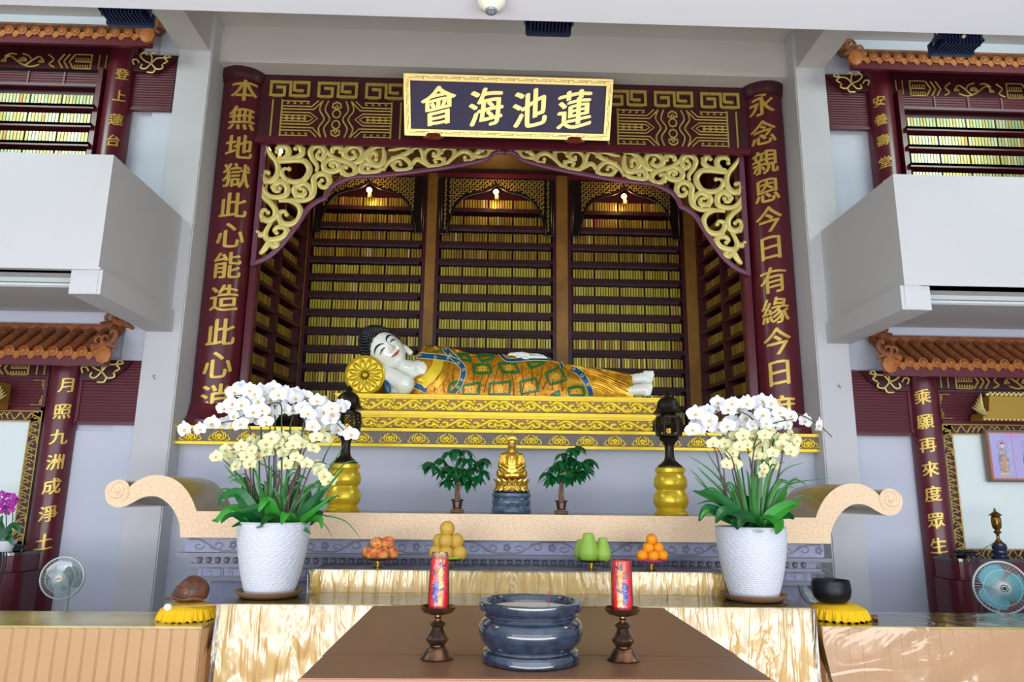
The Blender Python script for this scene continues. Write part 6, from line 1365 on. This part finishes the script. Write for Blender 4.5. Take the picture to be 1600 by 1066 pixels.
b=MB(); b.tube(smooth_pts([(q.x-.05,6.5,z2_+.12),(q.x-.12,6.52,z2_+.08),(q.x-.2,6.55,z2_+.02),(q.x-.45,6.6,z2_+.03)],6),.004,5); b.build('cord',BLACKW,c)
# coiled cables
def cables(x,y,z,s,lab):
    rr=random.Random(8); b=MB()
    for k in range(9):
        pts=[(x+rr.uniform(-.09,.09)-s*.02*k*0,y-.02+rr.uniform(-.03,.03),z+.02+rr.uniform(0,.05)) for _ in range(5)]; b.tube(smooth_pts(pts,5),.005,5)
    for k in range(5):
        xx=x+rr.uniform(-.03,.05)*s; pts=[(xx,6.3,z+.01),(xx+s*.03,6.27,z-.1),(xx-s*.0,6.27,z-.3),(xx+s*rr.uniform(-.04,.05),6.28,z-.5),(xx-s*.03,6.3,z-.75)]; b.tube(smooth_pts(pts,6),.004,5)
    tag(b.build('cable_tangle',mat('black_cable',(26,28,40),.5)),lab,'cable')
cables(-3.97,6.45,z1_,1,'tangle of black cables hanging off the left maroon cabinet'); cables(4.16,6.45,z2_,-1,'tangle of black cables at the corner of the right maroon cabinet')
# purple orchid
q=at(8,855,6.42); c=thing('potted_orchid','purple orchid in a white pot on the left cabinet, cut by the frame edge','potted plant',(q.x,6.42,z1_))
MB().lathe([(.055,0),(.075,.04),(.082,.09),(.078,.092),(.001,.085)],(q.x,6.42,z1_+.001),28).build('pot',WPOT,c,smooth=True)
rr=random.Random(3)
for px,py in [(3,772),(12,775),(20,776),(5,783),(14,784),(22,785),(0,790),(9,793),(17,790),(3,800),(12,801),(18,797),(-6,778),(-5,795),(24,779)]:
    s=.034; shared('flower',FP[0],c,at(px,py,6.42+rr.uniform(-.06,.06)),(rr.uniform(-.4,.4),rr.uniform(-.3,.3),rr.uniform(-.6,.6)),(s,s,s))
for pts in ([(8,848),(10,815),(8,790)],[(12,848),(20,810),(14,785)]):
    b=MB(); b.tube(smooth_pts([at(x,y,6.42) for x,y in pts],5),.004,5); b.build('flower_spike',CSTK,c)
for pts,w in (([(8,846),(18,822),(28,826),(31,834)],10),([(8,846),(10,838),(16,842),(20,852)],12),([(6,846),(0,820),(5,805)],12),([(8,846),(14,830),(18,838)],10)):
    strip('broad_leaf',LEAFG,[at(x,y,6.36) for x,y in pts],w*.0058,c,(0,-.7,.6))
# small green cup on the niche floor right
q=at(1092,632,7.7); c=MB().lathe([(.022,0),(.034,.01),(.045,.085),(.04,.085),(.03,.02),(.001,.015)],(q.x,7.7,ZL+.001+.0),20,caps=False).build('green_cup',mat('jade_cup',(60,170,120),.2),smooth=True)
c.location.z=0; tag(c,'small jade green cup at the right back of the niche','cup')
# ================================================================ CEILING THINGS
q=atz(768,4,4.28); c=thing('dome_camera','cream dome security camera hanging from the porch ceiling','security camera',(q.x,q.y,4.28))
k=.00345*1.0
MB().lathe([(.074,0),(.076,-.02),(.074,-.045),(.062,-.07),(.04,-.085),(.034,-.09)][::-1],(q.x,3.42,4.279),32).build('housing',mat('cream_plastic',(232,230,212),.35),c,smooth=True)
MB().lathe([(.034,-.088),(.03,-.098),(.016,-.108),(.001,-.11)][::-1],(q.x,3.42,4.279),24,caps=False).build('lens_dome',mat('smoked_dome',(130,136,150),.08,spec=.9),c,smooth=True)
b=MB()
for k in range(12): a=2*PI*k/12; b.sph((q.x+.026*math.cos(a),3.42+.026*math.sin(a),4.279-.101),.004,6,4)
b.build('led_ring',mat('led_grey',(70,74,90),.3),c)
FLM=mat('navy_cast_housing',(30,40,72),.35,metal=.3)
def flood(px,py,lab,w=.135):
    q=at(px,py,3.74); x,z=q.x,q.z; c=thing('flood_light',lab,'lamp',(x,3.74,z))
    b=MB(); b.rbox(x-w,x+w,3.79,3.83,z-.05,z+.03,.008); b.add([(x-w,3.70,z-.018),(x+w,3.70,z-.018),(x+w*.85,3.72,z+.05),(x-w*.85,3.72,z+.05),(x-w,3.82,z-.018),(x+w,3.82,z-.018),(x+w*.85,3.80,z+.05),(x-w*.85,3.80,z+.05)],[(0,1,2,3),(4,7,6,5),(0,3,7,4),(1,5,6,2),(3,2,6,7)]); b.build('housing',FLM,c)
    for i in range(11): xx=x-w*.78+i*w*.156; MB().box(xx-.003,xx+.003,3.692,3.79,z-.045,z+.05).build('cooling_fin',FLM,c)
    MB().sph((x,3.69,z-.005),.012,8,6).build('cable_gland',mat('pale_gland',(190,180,140),.4),c,smooth=True); MB().tube([(x-w-.004,3.76,z-.02),(x-w-.006,3.70,z+.1),(x-w-.006,3.6,z+.12),(x+w+.006,3.6,z+.12),(x+w+.006,3.70,z+.1),(x+w+.004,3.76,z-.02)],.007,6).build('yoke',FLM,c)
flood(196,17,'dark blue flood light behind the porch ceiling edge, left'); flood(858,32,'dark blue flood light behind the porch ceiling edge, middle'); flood(1497,64,'dark blue flood light behind the porch ceiling edge, right')
TUBEM=mat('white_tube',(226,234,240),.3); FIX=mat('white_fixture',(206,214,214),.4)
def tube_light(x0,x1,lab,Y=5.72):
    c=thing('tube_light',lab,'lamp',((x0+x1)/2,Y,3.33)); lo,hi=sorted((x0,x1)); MB().rbox(lo,hi,Y-.04,Y+.04,3.295,3.333,.006).build('housing',FIX,c)
    for dy in (-.022,.022): MB().tube([(lo+.03,Y+dy,3.277),(hi-.03,Y+dy,3.277)],.012,10).build('lamp_tube',TUBEM,c,smooth=True)
    for x in (lo+.015,hi-.015): MB().rbox(x-.012,x+.012,Y-.04,Y+.04,3.26,3.30,.004).build('end_cap',FIX,c)
tube_light(-3.36,-4.9,'white twin tube light under the left balcony',5.75); tube_light(3.55,5.1,'white twin tube light under the right balcony',5.75)
for px,py,s in ((242,589,1),(1310,604,-1)):
    q=at(px,py,6.785); b=MB(); b.tube(smooth_pts([(q.x,6.79,q.z+.015),(q.x-.006,6.765,q.z+.01),(q.x,6.755,q.z-.01),(q.x+.01,6.77,q.z-.02)],5),.004,6); tag(b.build('wall_hook',STEEL),'small metal hook on the %s column'%('left' if s>0 else 'right'),'hook')
# ---------------------------------------------------------------- pieces of a part hang under that part
import re
SUB={'pierced_panel':'cage_frame','bolster_petal':'bolster','bolster_rim':'bolster','bolster_boss':'bolster','eyebrow':'head','eye':'head','eyelid_line':'head','lips':'head','ear':'head','forehead_mark':'head','hair_cap':'head','hair_curls':'head',
'patch_flower':'robe','green_patch_border':'robe','blue_trim':'robe','collar_band':'robe','gold_trim_line':'robe','drapery_fold':'robe','robe_crease':'robe','pot_mark':'pot','pot_rim':'pot','hub_mark':'hub_cap','hub_slots':'hub_cap',
'lotus_petal':'lotus_core','crown':'figure_body','face_lines':'figure_body','robe_folds':'figure_body','fret_lines':'frame_band','cooling_fin':'housing','lamp_tube':'housing','end_cap':'housing','lens_dome':'housing','led_ring':'housing','cable_gland':'housing',
'blue_figure':'candle_body','grey_figure':'candle_body','pink_outline':'candle_body','gold_panel':'candle_body','gold_streak':'candle_body','print_robe':'print','print_sash':'print','print_face':'print','print_hair':'print','print_halo':'print','print_lotus':'print','print_divider':'print','neck_crease':'chest_and_neck','carving':'body'}
base=lambda n: re.sub(r'\.\d+$','',n)
for t in [o for o in COL.objects if o.parent is None and o.type=='EMPTY']:
    kids=list(t.children); by={}
    for k in kids: by.setdefault(base(k.name),[]).append(k)
    for k in kids:
        p=by.get(SUB.get(base(k.name)))
        if p and p[0].location.length<1e-9: k.parent=p[0]
    for a,b_ in zip(by.get('tile_end',[]),by.get('roof_tile',[])):
        l=a.location-b_.location; a.parent=b_; a.location=l
